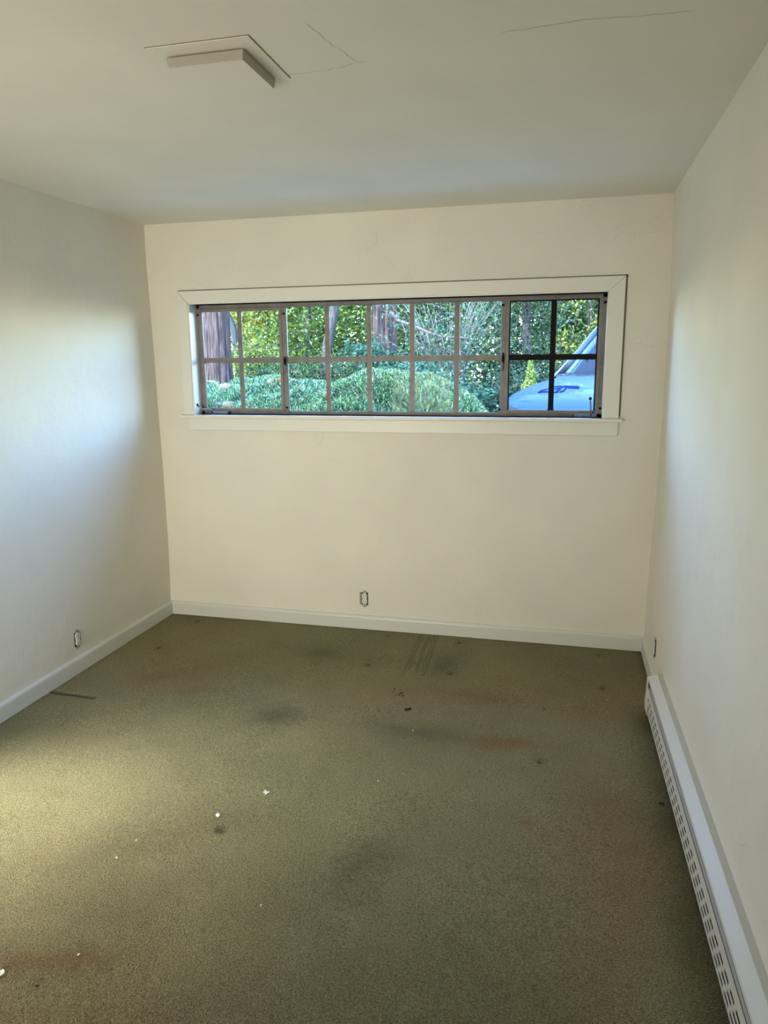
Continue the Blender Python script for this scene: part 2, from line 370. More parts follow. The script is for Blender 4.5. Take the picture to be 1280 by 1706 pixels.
hb = MB(); hb.box((.1, -2.2, 0), (.2, Y0-.12, 2.3)); hb.box((1.7, -2.2, 0), (1.8, Y0-.12, 2.3)); hb.box((.1, -2.3, 0), (1.8, -2.2, 2.3)); hb.box((.1, -2.3, 2.3), (1.8, Y0-.12, 2.4)); hb.box((.1, -2.3, -.05), (1.8, Y0-.12, 0))
tag(hb.build('added_rear_box', m_wall), kind='structure')  # added closed box keeping outdoor light out of the rear opening
pb = MB(); pb.box((-1.5, .3, 0), (-.16, .4, 2.3)); pb.box((-1.5, 2.5, 0), (-.16, 2.6, 2.3)); pb.box((-1.6, .3, 0), (-1.5, 2.6, 2.3)); pb.box((-1.6, .3, 2.3), (-.16, 2.6, 2.4)); pb.box((-1.6, .3, -.05), (-.16, 2.6, 0))
tag(pb.build('added_left_box', m_wall), kind='structure')  # added closed box keeping the sky out of the left opening
cb = MB(); cb.box((-.16, Y0-.12, H), (W+.25, D+.2, H+.12)); ceiling = tag(cb.build('ceiling', m_ceil), kind='structure')
rb = MB(); rb.box((-2.0, -2.6, H+.13), (W+2.2, D+.24, H+.42)); tag(rb.build('roof', m_soil), kind='structure')
# exterior cladding masses so the sun cannot pass beside the room
eb = MB(); eb.box((W+.23, -2.4, -.2), (W+.4, D+.2, H+.12)); tag(eb.build('wall_exterior', m_wall), kind='structure')

# frame around the added left opening (beside the camera)
df = MB(); df.box((-.14, DY0, 0), (.012, DY0+.05, DZ)); df.box((-.14, DY1-.05, 0), (.012, DY1, DZ)); df.box((-.14, DY0, DZ-.05), (.012, DY1, DZ)); 
tag(df.build('added_door_frame', m_trim, bevel=.003), kind='structure')

# ------------------------------------------------------------------ baseboards: thick rounded top
def bb_prof(t=.016, h=.088):
    return [(0, 0), (t, 0), (t, h-.018), (t*.9, h-.010), (t*.62, h-.003), (t*.25, h), (0, h)]
p = MB(); p.prism([(D-a, b) for a, b in bb_prof()], 'x', 0.001, W-.001); tag(p.build('baseboard_far', m_trim), kind='structure')
p = MB(); p.prism([(.004+a, b) for a, b in bb_prof(.018)], 'y', DY1, D-.014); tag(p.build('baseboard_left', m_trim), kind='structure')
p = MB(); p.prism([(W-a, b) for a, b in bb_prof(.014)], 'y', 3.34, D-.014); tag(p.build('baseboard_right', m_trim), kind='structure')

# added unseen white ledge below the sill, bouncing skylight onto the ceiling
p = MB(); p.box((-.6, D+.126, .2), (3.3, D+.42, 1.14)); p.prism([(D+.10, 1.24), (D+.10, 1.268), (D+.36, 1.245), (D+.36, 1.20)], 'x', WX0-.03, WX1+.03); tag(p.build('bounce_ledge_1', simple('bounce_white', (.82, .82, .82), .8, bump=.3, bscale=80, var=.1)), kind='structure')

# ------------------------------------------------------------------ window
win = tag(empty('window_1', (1.482, D, WZ0)), kind='structure')
def wx(o): 
    o.matrix_parent_inverse = Matrix.Translation(-Vector((1.482, D, WZ0))); return o
cx0, cx1, cz1 = .200, 2.776, 2.050
c = MB()
g = .022
# mitred casing boards, head and two legs
def board(pts): 
    n = len(pts); vs = [(x, D-g, z) for x, z in pts]+[(x, D, z) for x, z in pts]
    c.add(vs, [tuple(range(n)), tuple(range(2*n-1, n-1, -1))]+[(k, k+n, (k+1) % n+n, (k+1) % n) for k in range(n)])
board([(cx0, cz1), (WX0-.006, WZ1+.004), (WX1+.003, WZ1+.004), (cx1, cz1)])
board([(cx0, cz1-.0005), (cx0, WZ0), (WX0-.006, WZ0), (WX0-.006, WZ1+.0035)])
board([(cx1, cz1-.0005), (WX1+.003, WZ1+.0035), (WX1+.003, WZ0), (cx1, WZ0)])
wx(c.build('casing', m_casing, win, bevel=.0035))
c = MB(); c.box((cx0-.002, D-.003, cz1), (cx1+.010, D+.004, cz1+.0065)); c.box((cx1, D-.003, WZ0+.01), (cx1+.010, D+.004, cz1+.0065)); wx(c.build('shadow_line', m_shadow_line, win))  # casing's shadow on the wall, painted as dark strips above and right
c = MB(); c.box((WX0-.0058, D-.018, WZ0), (WX0+.001, D+.1, WZ1+.004)); c.box((WX1-.001, D-.018, WZ0), (WX1+.0028, D+.1, WZ1+.004)); c.box((WX0-.006, D-.018, WZ1), (WX1+.003, D+.1, WZ1+.0038))
m_jamb = simple('white_jamb_paint', (.84, .84, .83), .35)
wx(c.build('jamb_lining', m_jamb, win))
c = MB(); c.box((.178, D-.042, WZ0-.020), (2.796, D+.125, WZ0)); wx(c.build('window_sill', m_casing, win, bevel=.005, seg=3))
c = MB(); c.box((.222, D-.017, WZ0-.094), (2.776, D, WZ0-.020)); wx(c.build('apron', m_casing, win, bevel=.003))
# steel frame
F0, F1 = D+.072, D+.094
c = MB()
c.box((WX0, F0, WZ0), (WX0+.022, F1, WZ1)); c.box((WX1-.022, F0, WZ0), (WX1, F1, WZ1)); c.box((WX0, F0, WZ0), (WX1, F1, WZ0+.020)); c.box((WX0, F0, WZ1-.021), (WX1, F1, WZ1))
for x in (.838, 2.150): c.box((x-.016, F0+.001, WZ0+.01), (x+.016, F1, WZ1-.01))
wx(c.build('window_frame', m_steel, win, bevel=.002))
ZB = 1.641
def sash(name, x0, x1, z0, z1, vbars, st, m_stile, m_bar, y0, lab=None):
    c = MB(); ya, yb = y0, y0+.014
    c.box((x0, ya, z0), (x0+st, yb, z1)); c.box((x1-st, ya, z0), (x1, yb, z1)); c.box((x0+st, ya, z0), (x1-st, yb, z0+st)); c.box((x0+st, ya, z1-st), (x1-st, yb, z1))
    s = wx(c.build(name, m_stile, win, bevel=.0015))
    c = MB()
    # T-section glazing bars: broad face to the room, thin web behind
    c.box((x0+st*.8, ya+.004, ZB-.0155), (x1-st*.8, ya+.010, ZB+.0155)); c.box((x0+st*.8, ya+.010, ZB-.003), (x1-st*.8, yb+.004, ZB+.003))
    for v in vbars:
        c.box((v-.015, ya+.0035, z0+st*.8), (v+.015, ya+.0095, z1-st*.8)); c.box((v-.003, ya+.010, z0+st*.8), (v+.003, yb+.004, z1-st*.8))
    if m_bar is m_black:
        e = .007
        c.box((x0+st, ya+.003, z0+st), (x0+st+e, yb, z1-st)); c.box((x1-st-e, ya+.003, z0+st), (x1-st, yb, z1-st)); c.box((x0+st, ya+.003, z1-st-e), (x1-st, yb, z1-st))
    b = c.build('muntin', m_bar, s, bevel=.0008)
    # small rounded corners (putty fillets) of every pane
    c = MB(); xs = [x0+st]+sum([[v-.015, v+.015] for v in vbars], [])+[x1-st]; zs = [z0+st, ZB-.0155, ZB+.0155, z1-st]; q = .008
    for i in range(0, len(xs), 2):
        for j in (0, 2):
            for (cx_, cz_, sx, sz) in ((xs[i], zs[j], 1, 1), (xs[i+1], zs[j], -1, 1), (xs[i], zs[j+1], 1, -1), (xs[i+1], zs[j+1], -1, -1)):
                arc = [(cx_+sx*(q-q*math.sin(t)), cz_+sz*(q-q*math.cos(t))) for t in (0, .4, .8, 1.17, 1.5708)]
                poly = [(cx_-sx*.002, cz_-sz*.002)]+arc; n = len(poly)
                c.add([(x, ya+.006, z) for x, z in poly]+[(x, ya+.012, z) for x, z in poly], [tuple(range(n)), tuple(range(2*n-1, n-1, -1))]+[(k_, k_+n, (k_+1) % n+n, (k_+1) % n) for k_ in range(n)])
    c.build('glazing_putty', m_bar, s)
    c = MB(); c.box((x0+st*.5, ya+.012, z0+st*.5), (x1-st*.5, ya+.014, z1-st*.5)); c.build('pane', m_glass, s)
    return s
s1 = sash('fixed_sash', .852, 2.136, WZ0+.016, WZ1-.018, [1.111, 1.367, 1.624, 1.883], .006, m_steel, m_steel, F0+.006)
s2 = sash('casement_sash', WX0+.020, .830, WZ0+.018, WZ1-.022, [.556], .019, m_steel, m_steel, F0-.004)
s3 = sash('casement_sash', 2.158, WX1-.020, WZ0+.018, WZ1-.006, [2.416], .019, m_steel, m_black, F0-.004)
def latch(x, z):
    c = MB()
    c.tube([(x, F0-.012, z+.030), (x+.001, F0-.016, z+.014), (x, F0-.016, z-.006), (x-.001, F0-.010, z-.022)], [.004, .0075, .007, .004], 10, flat=.7)
    c.box((x-.006, F0-.006, z-.03), (x+.006, F0+.002, z+.02))
    o = c.build('latch', m_black, win, bevel=.001); wx(o)
    c = MB(); c.tube([(x-.001, F0-.010, z-.022), (x-.002, F0-.014, z-.05), (x-.003, F0-.014, z-.072)], [.0045, .0042, .0038], 8); c.build('latch_lever', m_steel, o)
latch(.845, 1.632); latch(2.146, 1.638)
c = MB()
for x, z in ((.283, 1.915), (.846, 1.910), (.283, 1.352), (.846, 1.356), (2.140, 1.925), (2.682, 1.925), (2.132, 1.352), (2.682, 1.362)):
    c.tube([(x-.006, F0-.006, z), (x+.006, F0-.006, z)], .0045, 8); c.tube([(x, F0-.004, z-.006), (x, F0-.004, z+.006)], .0035, 8)
wx(c.build('hinge_pin', m_black, win))
m_crank = simple('worn_blue_steel', (.20, .22, .25), .3, metal=.6, var=.2, vscale=60)
def crank(x0, x1, handle, flip):
    c = MB(); ya = F0-.034
    z = WZ0
    c.prism([(x0+.012, z+.002), (x1-.012, z+.002), (x1-.008, z+.008), (x1-.012, z+.019), (x0+.012, z+.019), (x0+.008, z+.008)], 'y', ya, F0)
    c.box((x0, F0-.006, z+.006), (x1, F0, z+.018))
    o = c.build('operator_box', m_crank, win, bevel=.002); wx(o)
    c = MB(); c.box((x0+.008, ya+.004, z), (x1-.008, F0, z+.0035))
    for xx in (x0+.006, x0+.014, x1-.014, x1-.006): c.tube([(xx, F0-.010, z+.012), (xx, F0-.004, z+.012)], .004, 8)
    c.build('operator_screws', m_black, o)
    c = MB(); c.tube(handle, [.0055]*2+[.0045]*(len(handle)-3)+[.0045], 10); c.build('crank_handle', m_crank, o)
    kn = Vector(handle[-1]); c = MB(); c.tube([kn+Vector((0, -.004, 0)), kn+Vector((0, -.002, 0)), kn+Vector((0, .008, 0)), kn+Vector((0, .010, 0))], [.005, .0085, .0085, .005], 12); c.build('crank_knob', m_black, o)
crank(.345, .475, [(.365, F0-.030, 1.322), (.358, F0-.040, 1.336), (.345, F0-.046, 1.347), (.305, F0-.050, 1.349), (.288, F0-.056, 1.357), (.272, F0-.060, 1.372)], 0)
crank(2.535, 2.672, [(2.635, F0-.028, 1.322), (2.634, F0-.036, 1.335), (2.632, F0-.038, 1.36), (2.629, F0-.040, 1.39), (2.627, F0-.042, 1.417)], 1)

# ------------------------------------------------------------------ ceiling light
cl = tag(empty('ceiling_light', (1.5265, 2.07, H)), 'square off-white flush ceiling light with a shallow box diffuser on a square plate', 'ceiling light')
c = MB(); h_ = .148
c.box((-h_, -h_, -.0035), (h_, h_, 0)); c.build('mounting_plate', m_plate, cl, bevel=.001)
c = MB(); c.box((-h_-.0015, -h_-.0015, -.0015), (h_+.0015, h_+.0015, 0)); c.build('plate_shadow_line', m_shadow_line, cl)  # dark rim painted in as the plate's shadow line
c = MB(); a, b, z0, z1 = .113, .1085, -.008, -.031
n0 = len(c.v); c.add([(-a-.006, -a+.022, z0), (a-.006, -a+.022, z0), (a-.006, a+.022, z0), (-a-.006, a+.022, z0), (-b-.006, -b+.022, z1), (b-.006, -b+.022, z1), (b-.006, b+.022, z1), (-b-.006, b+.022, z1)],
   [(0, 3, 2, 1), (4, 5, 6, 7), (0, 1, 5, 4), (1, 2, 6, 5), (2, 3, 7, 6), (3, 0, 4, 7)])
c.f = [c.f[1]]; c.sm = [False]
dv = c.build('diffuser', m_plate, cl)
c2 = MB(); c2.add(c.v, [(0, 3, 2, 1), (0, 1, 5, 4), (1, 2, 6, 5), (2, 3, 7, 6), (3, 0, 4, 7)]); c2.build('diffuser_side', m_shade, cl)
# hairline cracks of the ceiling plaster
def crack(pts, wd=.0016):
    c = MB(); P = []
    for i in range(len(pts)-1):
        for t in range(6):
            f = t/6; P.append((pts[i][0]*(1-f)+pts[i+1][0]*f+random.uniform(-.006, .006), pts[i][1]*(1-f)+pts[i+1][1]*f+random.uniform(-.006, .006)))
    P.append(pts[-1]); vs = []
    for (x, y) in P: vs += [(x-wd/2, y-wd/2, H-.0006), (x+wd/2, y+wd/2, H-.0006)]
    c.add(vs, [(2*i, 2*i+1, 2*i+3, 2*i+2) for i in range(len(P)-1)])
    return c.build('plaster_crack', m_crack, ceiling)
m_crack = simple('crack_line', (.42, .39, .31), .9)
crack([(1.675, 2.20), (1.80, 2.19), (1.92, 2.16)]); crack([(1.90, 2.16), (1.86, 2.02), (1.84, 1.90)])
crack([(2.30, 2.08), (2.5, 2.06), (2.75, 2.08)])

# ------------------------------------------------------------------ baseboard heater
HY0, HY1 = .55, 3.345
ht = tag(empty('baseboard_heater', (W-.035, HY1, 0)), 'long off-white metal baseboard radiator with slotted grille along the right wall', 'radiator')
def hx(v): 
    x, y, z = v; return (x+.0195*max(3.33-y, 0)-(W-.035), y-HY1, z)
def hbuild(c, name, mat, parent=None, bevel=0.0): 
    o = c.build(name, mat, ht, bevel=bevel, xf=hx); return o
XF = 2.917
def ysteps(a, b, n=8): return [a+(b-a)*i/n for i in range(n+1)]
# front panel with punched slots: strips of sheet between the holes
c = MB(); z0, z1 = .028, .146; th = .0016
rows = [(.040, .0535), (.065, .0785), (.090, .1035)]
per, sl, stg = .0605, .045, .0225
edges = [z0]+[v for rwz in rows for v in rwz]+[z1]
for i in range(0, len(edges), 2): c.box((XF, HY0, edges[i]), (XF+th, HY1-.03, edges[i+1]))
for ri, (za, zb) in enumerate(rows):
    y = 3.356-ri*stg; prev = HY1-.03
    while y > HY0+.02:
        if y < HY1-.03:
            c.box((XF, y, za), (XF+th, prev, zb))
        prev = y-sl; prev = min(prev, HY1-.03); y -= per
    c.box((XF, HY0, za), (XF+th, prev, zb))
c.box((XF, HY0, z1-.002), (XF+.010, HY1-.03, z1)); c.box((XF, HY0, z0), (XF+.014, HY1-.03, z0+.0016))
hbuild(c, 'front_panel', m_heater)
c = MB(); c.prism([(XF+.002, .173), (XF+.004, .183), (W-.022, .196), (W-.022, .190), (XF+.006, .176)], 'y', HY0, HY1-.012)
hbuild(c, 'top_cover', m_heater)
c = MB(); c.prism([(W-.023, .194), (W-.023, .199), (W+.004, .199), (W+.004, .02), (W-.004, .02), (W-.004, .190)], 'y', HY0, HY1)
hbuild(c, 'back_plate', m_backplate)
c = MB(); c.prism([(XF+.010, .132), (XF+.012, .132), (XF+.020, .176), (XF+.016, .176)], 'y', HY0, HY1-.07); hbuild(c, 'damper', m_heatgrey)
c = MB(); c.box((XF+.006, HY0, .031), (W-.008, HY1-.02, .128)); hbuild(c, 'shaded_inside', m_slot)  # black box painting the shaded inside behind the slots
# end cap: folded sheet wrapping the far end
c = MB(); e0, e1 = HY1-.062, HY1
prof = [(XF-.004, .030), (XF-.006, .060), (XF-.003, .183), (W-.020, .199), (W-.001, .199), (W-.001, .004), (XF+.012, .004)]
inner = [(XF-.001, .032), (XF-.002, .060), (XF+.001, .178), (W-.022, .193), (W-.006, .193), (W-.006, .008), (XF+.016, .008)]
c.prism(prof, 'y', e1-.002, e1)
n = len(prof)
vs = [(x, e1-.002, z) for x, z in prof]+[(x, y_, z) for (x, z), y_ in zip(prof, [e0-.012, e0-.012, e0+.030, e0+.030, e0+.03, e0+.03, e0+.02])]+[(x, e1-.002, z) for x, z in inner]+[(x, y_, z) for (x, z), y_ in zip(inner, [e0-.012, e0-.012, e0+.030, e0+.030, e0+.03, e0+.03, e0+.02])]
fs = []
for i_ in range(0, 3): 
    fs += [(i_, i_+1, n+i_+1, n+i_), (2*n+i_, 3*n+i_, 3*n+i_+1, 2*n+i_+1), (n+i_, n+i_+1, 3*n+i_+1, 3*n+i_)]
fs += [(6, 0, n, n+6), (2*n+6, 3*n+6, 3*n, 2*n), (n+6, n, 3*n, 3*n+6)]
c.add(vs, fs)
hbuild(c, 'end_cap', m_heater)

# ------------------------------------------------------------------ outlets (cover plates missing)
m_hole = simple('box_recess', (.035, .030, .025), .9)
def outlet(label, loc, rz, fl=1):
    root = tag(empty('electrical_outlet', loc, rz), label, 'electrical outlet')     # local: x along the wall, -y into the room
    c = MB(); c.box((-.020*fl, -.0008, -.041), (.021*fl, .0012, .039)); c.build('wall_recess', m_hole, root)
    c = MB(); c.box((-.032*fl, -.0006, -.040), (-.020*fl, .0012, .040)); c.build('bare_patch', simple('bare_plaster', (.30, .28, .23), .9, var=.3, vscale=90), root)
    c = MB(); c.box((-.0085, -.004, -.053), (.0085, -.0016, .053)); c.box((-.014, -.004, -.049), (.014, -.0016, -.044)); c.box((-.014, -.004, .044), (.014, -.0016, .049)); c.build('mounting_strap', m_metal, root, bevel=.001)
    for sz in (1, -1):
        c = MB(); pts = []
        for i in range(24):
            t = i*2*math.pi/24; x = .0172*math.cos(t); z = .0172*math.sin(t); z = max(-.0145, min(.0145, z)); pts.append((x, z+sz*.0195))
        c.prism(pts, 'y', -.010, -.002)
        f = c.build('receptacle_face', m_ivory, root, bevel=.0008)
        c = MB(); c.box((-.0078, -.0104, sz*.0195-.001), (-.0052, -.0098, sz*.0195+.0075)); c.box((.0050, -.0104, sz*.0195-.001), (.0076, -.0098, sz*.0195+.0065))
        c.tube([(0, -.0104, sz*.0195-.008), (0, -.0098, sz*.0195-.008)], .0026, 12); c.build('slot', m_slot, f)
    c = MB(); c.box((-.0145, -.008, -.010), (.0145, -.002, .010)); c.build('receptacle_body', m_ivory, root, bevel=.001)
    for zz in (0, .048, -.048): c = MB(); c.tube([(0, -.0115 if zz == 0 else -.0055, zz), (0, -.003, zz)], .0028, 10); c.build('screw', m_metal, root)
    return root
outlet('ivory duplex outlet without cover plate on the far wall under the window', (1.341, D-.001, .194), 0)
outlet('ivory duplex outlet without cover plate on the left wall above the baseboard', (.0072, 3.175, .184), math.radians(90), -1)
outlet('bare outlet seen edge-on on the right wall between the corner and the heater', (W-.002, 3.652, .211), math.radians(-90))

# ------------------------------------------------------------------ flakes and crumbs on the carpet
def flake(name, x, y, r, label, cat, mat, h=.0015, spikes=9, seed=0, group=None, asp=1.0, z0=.002):
    rr = random.Random(seed); c = MB(); pts = []
    for i in range(spikes):
        t = i*2*math.pi/spikes+rr.uniform(-.2, .2); q = r*rr.uniform(.45, 1.15); pts.append((q*math.cos(t), q*math.sin(t)*asp))
    n = len(pts); zz = [rr.uniform(0, .25*r) for _ in pts]
    vs = [(a, b, z+h) for (a, b), z in zip(pts, zz)]+[(a, b, z) for (a, b), z in zip(pts, zz)]+[(0, 0, h+.15*r), (0, 0, 0)]
    fs = [(i, (i+1) % n, 2*n) for i in range(n)]+[(n+(i+1) % n, n+i, 2*n+1) for i in range(n)]+[(i, n+i, n+(i+1) % n, (i+1) % n) for i in range(n)]
    c.add(vs, fs); o = c.build(name, mat); o.location = (x, y, z0); o.rotation_euler = (0, 0, rr.uniform(0, 6)); return tag(o, label, cat, group)
flake('paint_flake', 1.442, 2.337, .016, 'large white paint flake beyond the round dent, the farther and larger of two', 'paint flake', m_chip, seed=3)
flake('paint_flake', 1.323, 2.165, .014, 'white paint flake just beyond the round dent in the carpet', 'paint flake', m_chip, seed=5, asp=.6)
flake('paint_flake', 1.072, 1.378, .016, 'jagged white paint flake cut by the bottom left edge of the picture', 'paint flake', m_chip, seed=8)
flake('paint_flake', 1.238, 1.486, .005, 'tiny white paint speck in the lower left, nearest the brown stain', 'paint flake', m_chip, seed=9)
for i, (x, y, r, lb) in enumerate([(1.839, 2.514, .004, 'tiny white speck beyond and right of the largest paint flake'), (1.113, 1.968, .004, 'tiny pale speck left of the round dent'), (1.100, 1.872, .005, 'tiny pale fleck lower left of the round dent'), (2.754, 3.445, .005, 'tiny white speck on the carpet near the radiator end cap'), (1.892, 2.938, .004, 'tiny white speck in the dark smudge in front of the dark crumbs'), (1.66, 1.78, .004, 'tiny white speck alone in the lower middle of the carpet')]):
    flake('paint_speck', x, y, r, lb, 'paint speck', m_chip, h=.002, spikes=6, seed=20+i)
def crumb(x, y, r, label, seed, group=None):
    rr = random.Random(seed); c = MB()
    for j in range(5):
        a = rr.uniform(0, 6.28); q = r*rr.uniform(.2, .8); p0 = Vector((q*math.cos(a), q*math.sin(a), r*.2)); d = Vector((math.cos(a+.5), math.sin(a+.5), .15))*r*.55
        c.tube([p0-d, p0, p0+d], [r*.12, r*.38, r*.1], 6, flat=.6)
    o = c.build('dark_crumb', m_crumb); o.location = (x, y, .001); return tag(o, label, 'crumb', group)
crumb(1.828, 3.13, .017, 'largest dark brown crumb of debris in the middle of the carpet', 1)
crumb(1.757, 3.297, .009, 'small dark crumb just beyond the largest one, biggest of its cluster', 2)
for i, (x, y, lb) in enumerate([(1.738, 3.268, 'tiny dark crumb at the front left of the crumb cluster'), (1.752, 3.272, 'tiny dark crumb in the middle of the front row of the crumb cluster'), (1.775, 3.27, 'tiny dark crumb at the front right of the crumb cluster'), (1.716, 3.30, 'tiny dark crumb, lower of the two at the left edge of the cluster'), (1.715, 3.33, 'tiny dark crumb farthest back in the crumb cluster')]):
    crumb(x, y, .006, lb, 10+i, 'tiny dark crumbs beyond the largest crumb')
crumb(2.457, 3.281, .006, 'small dark crumb alone on the carpet to the right of the middle', 30)
crumb(1.196, 1.367, .006, 'small dark crumb in the brown lower left corner of the carpet', 31)
crumb(2.905, 2.604, .012, 'dark lump of fluff at the foot of the radiator', 32)

# ================================================================== outdoors
def smooth(a, b, x): t = np.clip((x-a)/(b-a), 0, 1); return t*t*(3-2*t)
def ground_z(X, Y):
    bank = .95+.10*smooth(5, 8, Y)-.25*smooth(8, 14, Y)          # planted bank outside the window
    drive = .35+0*X
    w = smooth(1.5, 2.3, X+.10*(Y-5))*(1-smooth(8.5, 10.5, Y))
    return bank*(1-w)+drive*w
xs = np.linspace(-14, 16, 150); ys = np.concatenate([np.linspace(D+.2, 10, 70), np.linspace(10.3, 40, 50)])
X, Y = np.meshgrid(xs, ys, indexing='ij'); Z = ground_z(X, Y)+.05*(vnoise(X, Y, 1.5, 6)-.5)
tag(grid_mesh('ground', np.stack([X, Y, Z], -1), m_soil), kind='structure')
def gz(x, y): return float(ground_z(np.array(x), np.array(y)))

def leaves(name, P, N, S, C, mat, parent=None, asp=.55, fold=.25):
    n = len(P); N = N/np.linalg.norm(N, axis=1, keepdims=True)
    R = rng.normal(size=(n, 3)); T = np.cross(N, R); T /= np.linalg.norm(T, axis=1, keepdims=True); B = np.cross(N, T)
    S = S[:, None]
    v0 = P-T*S*.5; v2 = P+T*S*.5; v1 = P+B*S*asp*.5+N*S*fold*.3; v3 = P-B*S*asp*.5+N*S*fold*.3
    V = np.stack([v0, v1, v2, v3], 1).reshape(-1, 3); Q = np.arange(4*n).reshape(n, 4)
    return raw_mesh(name, V, Q, mat, parent, False, np.repeat(C, 4, axis=0))
FOL = np.array([.50, .50, .44])
def pal(cols, n, var=.25):
    cols = np.array(cols); c = cols[rng.integers(0, len(cols), n)]
    return np.clip(c*FOL*np.exp(var*1.7*rng.normal(size=(n, 1))), .004, .9)
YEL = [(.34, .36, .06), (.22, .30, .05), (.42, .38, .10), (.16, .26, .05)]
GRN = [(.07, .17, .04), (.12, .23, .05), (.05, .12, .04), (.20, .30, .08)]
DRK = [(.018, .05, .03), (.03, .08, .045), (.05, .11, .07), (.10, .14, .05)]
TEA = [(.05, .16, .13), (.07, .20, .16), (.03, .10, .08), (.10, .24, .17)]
def tree(name, label, x, y, ztop, crowns, cols, n, size, trunk_r=.07, lean=(0, 0), mat=None, cat='tree', group=None, trunk=True, clr=.35):
    g = gz(x, y); root = tag(empty(name, (x, y, g)), label, cat, group)
    if trunk:
        c = MB(); pts = [(lean[0]*t+.05*math.sin(3*t+x), lean[1]*t, (ztop-g)*t-.05) for t in (0, .2, .4, .6, .8, 1)]
        c.tube(pts, [trunk_r*(1-.65*t) for t in (0, .2, .4, .6, .8, 1)], 10)
        for j in range(7):
            t = random.uniform(.25, .9); a = random.uniform(0, 6.28); L = random.uniform(.5, 1.1)
            p0 = Vector((lean[0]*t, lean[1]*t, (ztop-g)*t)); c.tube([p0, p0+Vector((math.cos(a)*L*.5, math.sin(a)*L*.5, .25*L)), p0+Vector((math.cos(a)*L, math.sin(a)*L, .4*L))], [trunk_r*.35, trunk_r*.22, trunk_r*.08], 6)
        c.build('trunk', mat or m_bark, root)
    n = int(n*1.9); size = size*.70; P = []
    per = n//len(crowns)
    for (cx_, cy_, cz_, rx, ry, rz) in crowns:
        nc = max(6, int(per/70)); d = rng.normal(size=(nc, 3)); d /= np.linalg.norm(d, axis=1, keepdims=True); rad = rng.uniform(.35, 1, nc)[:, None]**.6
        cc = d*rad*np.array([rx, ry, rz])+np.array([cx_-x, cy_-y, cz_-g])
        k_ = rng.integers(0, nc, per); P.append(cc[k_]+rng.normal(size=(per, 3))*clr*np.array([.55, .55, .4]))
    P = np.concatenate(P); P = P[P[:, 2] > .02]
    N = rng.normal(size=P.shape)+np.array([0, -.5, .9])
    leaves('foliage', P, N, rng.uniform(.65, 1.25, len(P))*size, pal(cols, len(P)), m_leaf, root)
    return root
# --- far trees in the sun (y 12 to 19)
G = 'sunlit broadleaf trees behind the garden'
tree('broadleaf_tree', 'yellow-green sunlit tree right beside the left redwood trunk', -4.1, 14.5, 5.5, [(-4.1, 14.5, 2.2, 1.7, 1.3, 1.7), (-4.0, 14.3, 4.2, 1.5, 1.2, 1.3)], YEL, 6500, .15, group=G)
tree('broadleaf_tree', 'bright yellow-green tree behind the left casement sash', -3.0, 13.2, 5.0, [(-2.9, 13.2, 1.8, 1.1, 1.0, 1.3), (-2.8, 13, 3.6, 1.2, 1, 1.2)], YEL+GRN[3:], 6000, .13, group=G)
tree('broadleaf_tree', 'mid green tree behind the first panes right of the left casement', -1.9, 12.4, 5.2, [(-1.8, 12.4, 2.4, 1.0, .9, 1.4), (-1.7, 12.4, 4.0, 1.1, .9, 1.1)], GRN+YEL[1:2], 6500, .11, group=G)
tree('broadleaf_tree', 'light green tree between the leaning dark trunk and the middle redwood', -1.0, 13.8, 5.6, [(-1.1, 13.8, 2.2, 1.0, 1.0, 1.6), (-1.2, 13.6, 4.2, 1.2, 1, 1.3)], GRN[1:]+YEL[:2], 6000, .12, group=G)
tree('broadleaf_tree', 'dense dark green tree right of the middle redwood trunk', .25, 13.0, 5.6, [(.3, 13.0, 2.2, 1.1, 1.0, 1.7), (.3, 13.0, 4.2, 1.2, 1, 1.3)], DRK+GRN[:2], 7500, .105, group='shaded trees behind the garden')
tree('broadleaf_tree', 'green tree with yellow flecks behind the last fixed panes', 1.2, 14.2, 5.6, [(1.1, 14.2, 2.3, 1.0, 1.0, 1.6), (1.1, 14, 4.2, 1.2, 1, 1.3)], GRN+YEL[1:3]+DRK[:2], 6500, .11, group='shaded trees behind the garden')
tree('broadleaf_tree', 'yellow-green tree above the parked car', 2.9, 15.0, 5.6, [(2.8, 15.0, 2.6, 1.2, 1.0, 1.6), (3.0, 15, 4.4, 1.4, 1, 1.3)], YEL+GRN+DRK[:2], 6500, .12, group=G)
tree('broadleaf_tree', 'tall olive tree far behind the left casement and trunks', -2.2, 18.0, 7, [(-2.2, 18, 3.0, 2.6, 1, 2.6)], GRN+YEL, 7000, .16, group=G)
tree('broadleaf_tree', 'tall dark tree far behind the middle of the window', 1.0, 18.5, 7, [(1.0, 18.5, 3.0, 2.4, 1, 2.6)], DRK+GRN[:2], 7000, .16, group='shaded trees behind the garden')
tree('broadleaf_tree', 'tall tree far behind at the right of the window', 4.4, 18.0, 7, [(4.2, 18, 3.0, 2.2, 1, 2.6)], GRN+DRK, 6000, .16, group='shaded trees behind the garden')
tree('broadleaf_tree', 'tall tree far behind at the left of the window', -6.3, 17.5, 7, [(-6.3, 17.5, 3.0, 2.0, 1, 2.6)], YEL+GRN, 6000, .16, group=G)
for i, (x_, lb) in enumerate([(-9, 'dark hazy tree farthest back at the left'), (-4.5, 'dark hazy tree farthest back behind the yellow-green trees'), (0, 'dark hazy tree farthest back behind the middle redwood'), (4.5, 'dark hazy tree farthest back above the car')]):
    tree('broadleaf_tree', lb, x_, 23, 7, [(x_, 23, 2.2, 3.2, 1, 2.2), (x_, 23, 4.2, 2.6, 1, 1.8)], DRK+GRN[:2], 6500, .27, group='darkest trees farthest back')
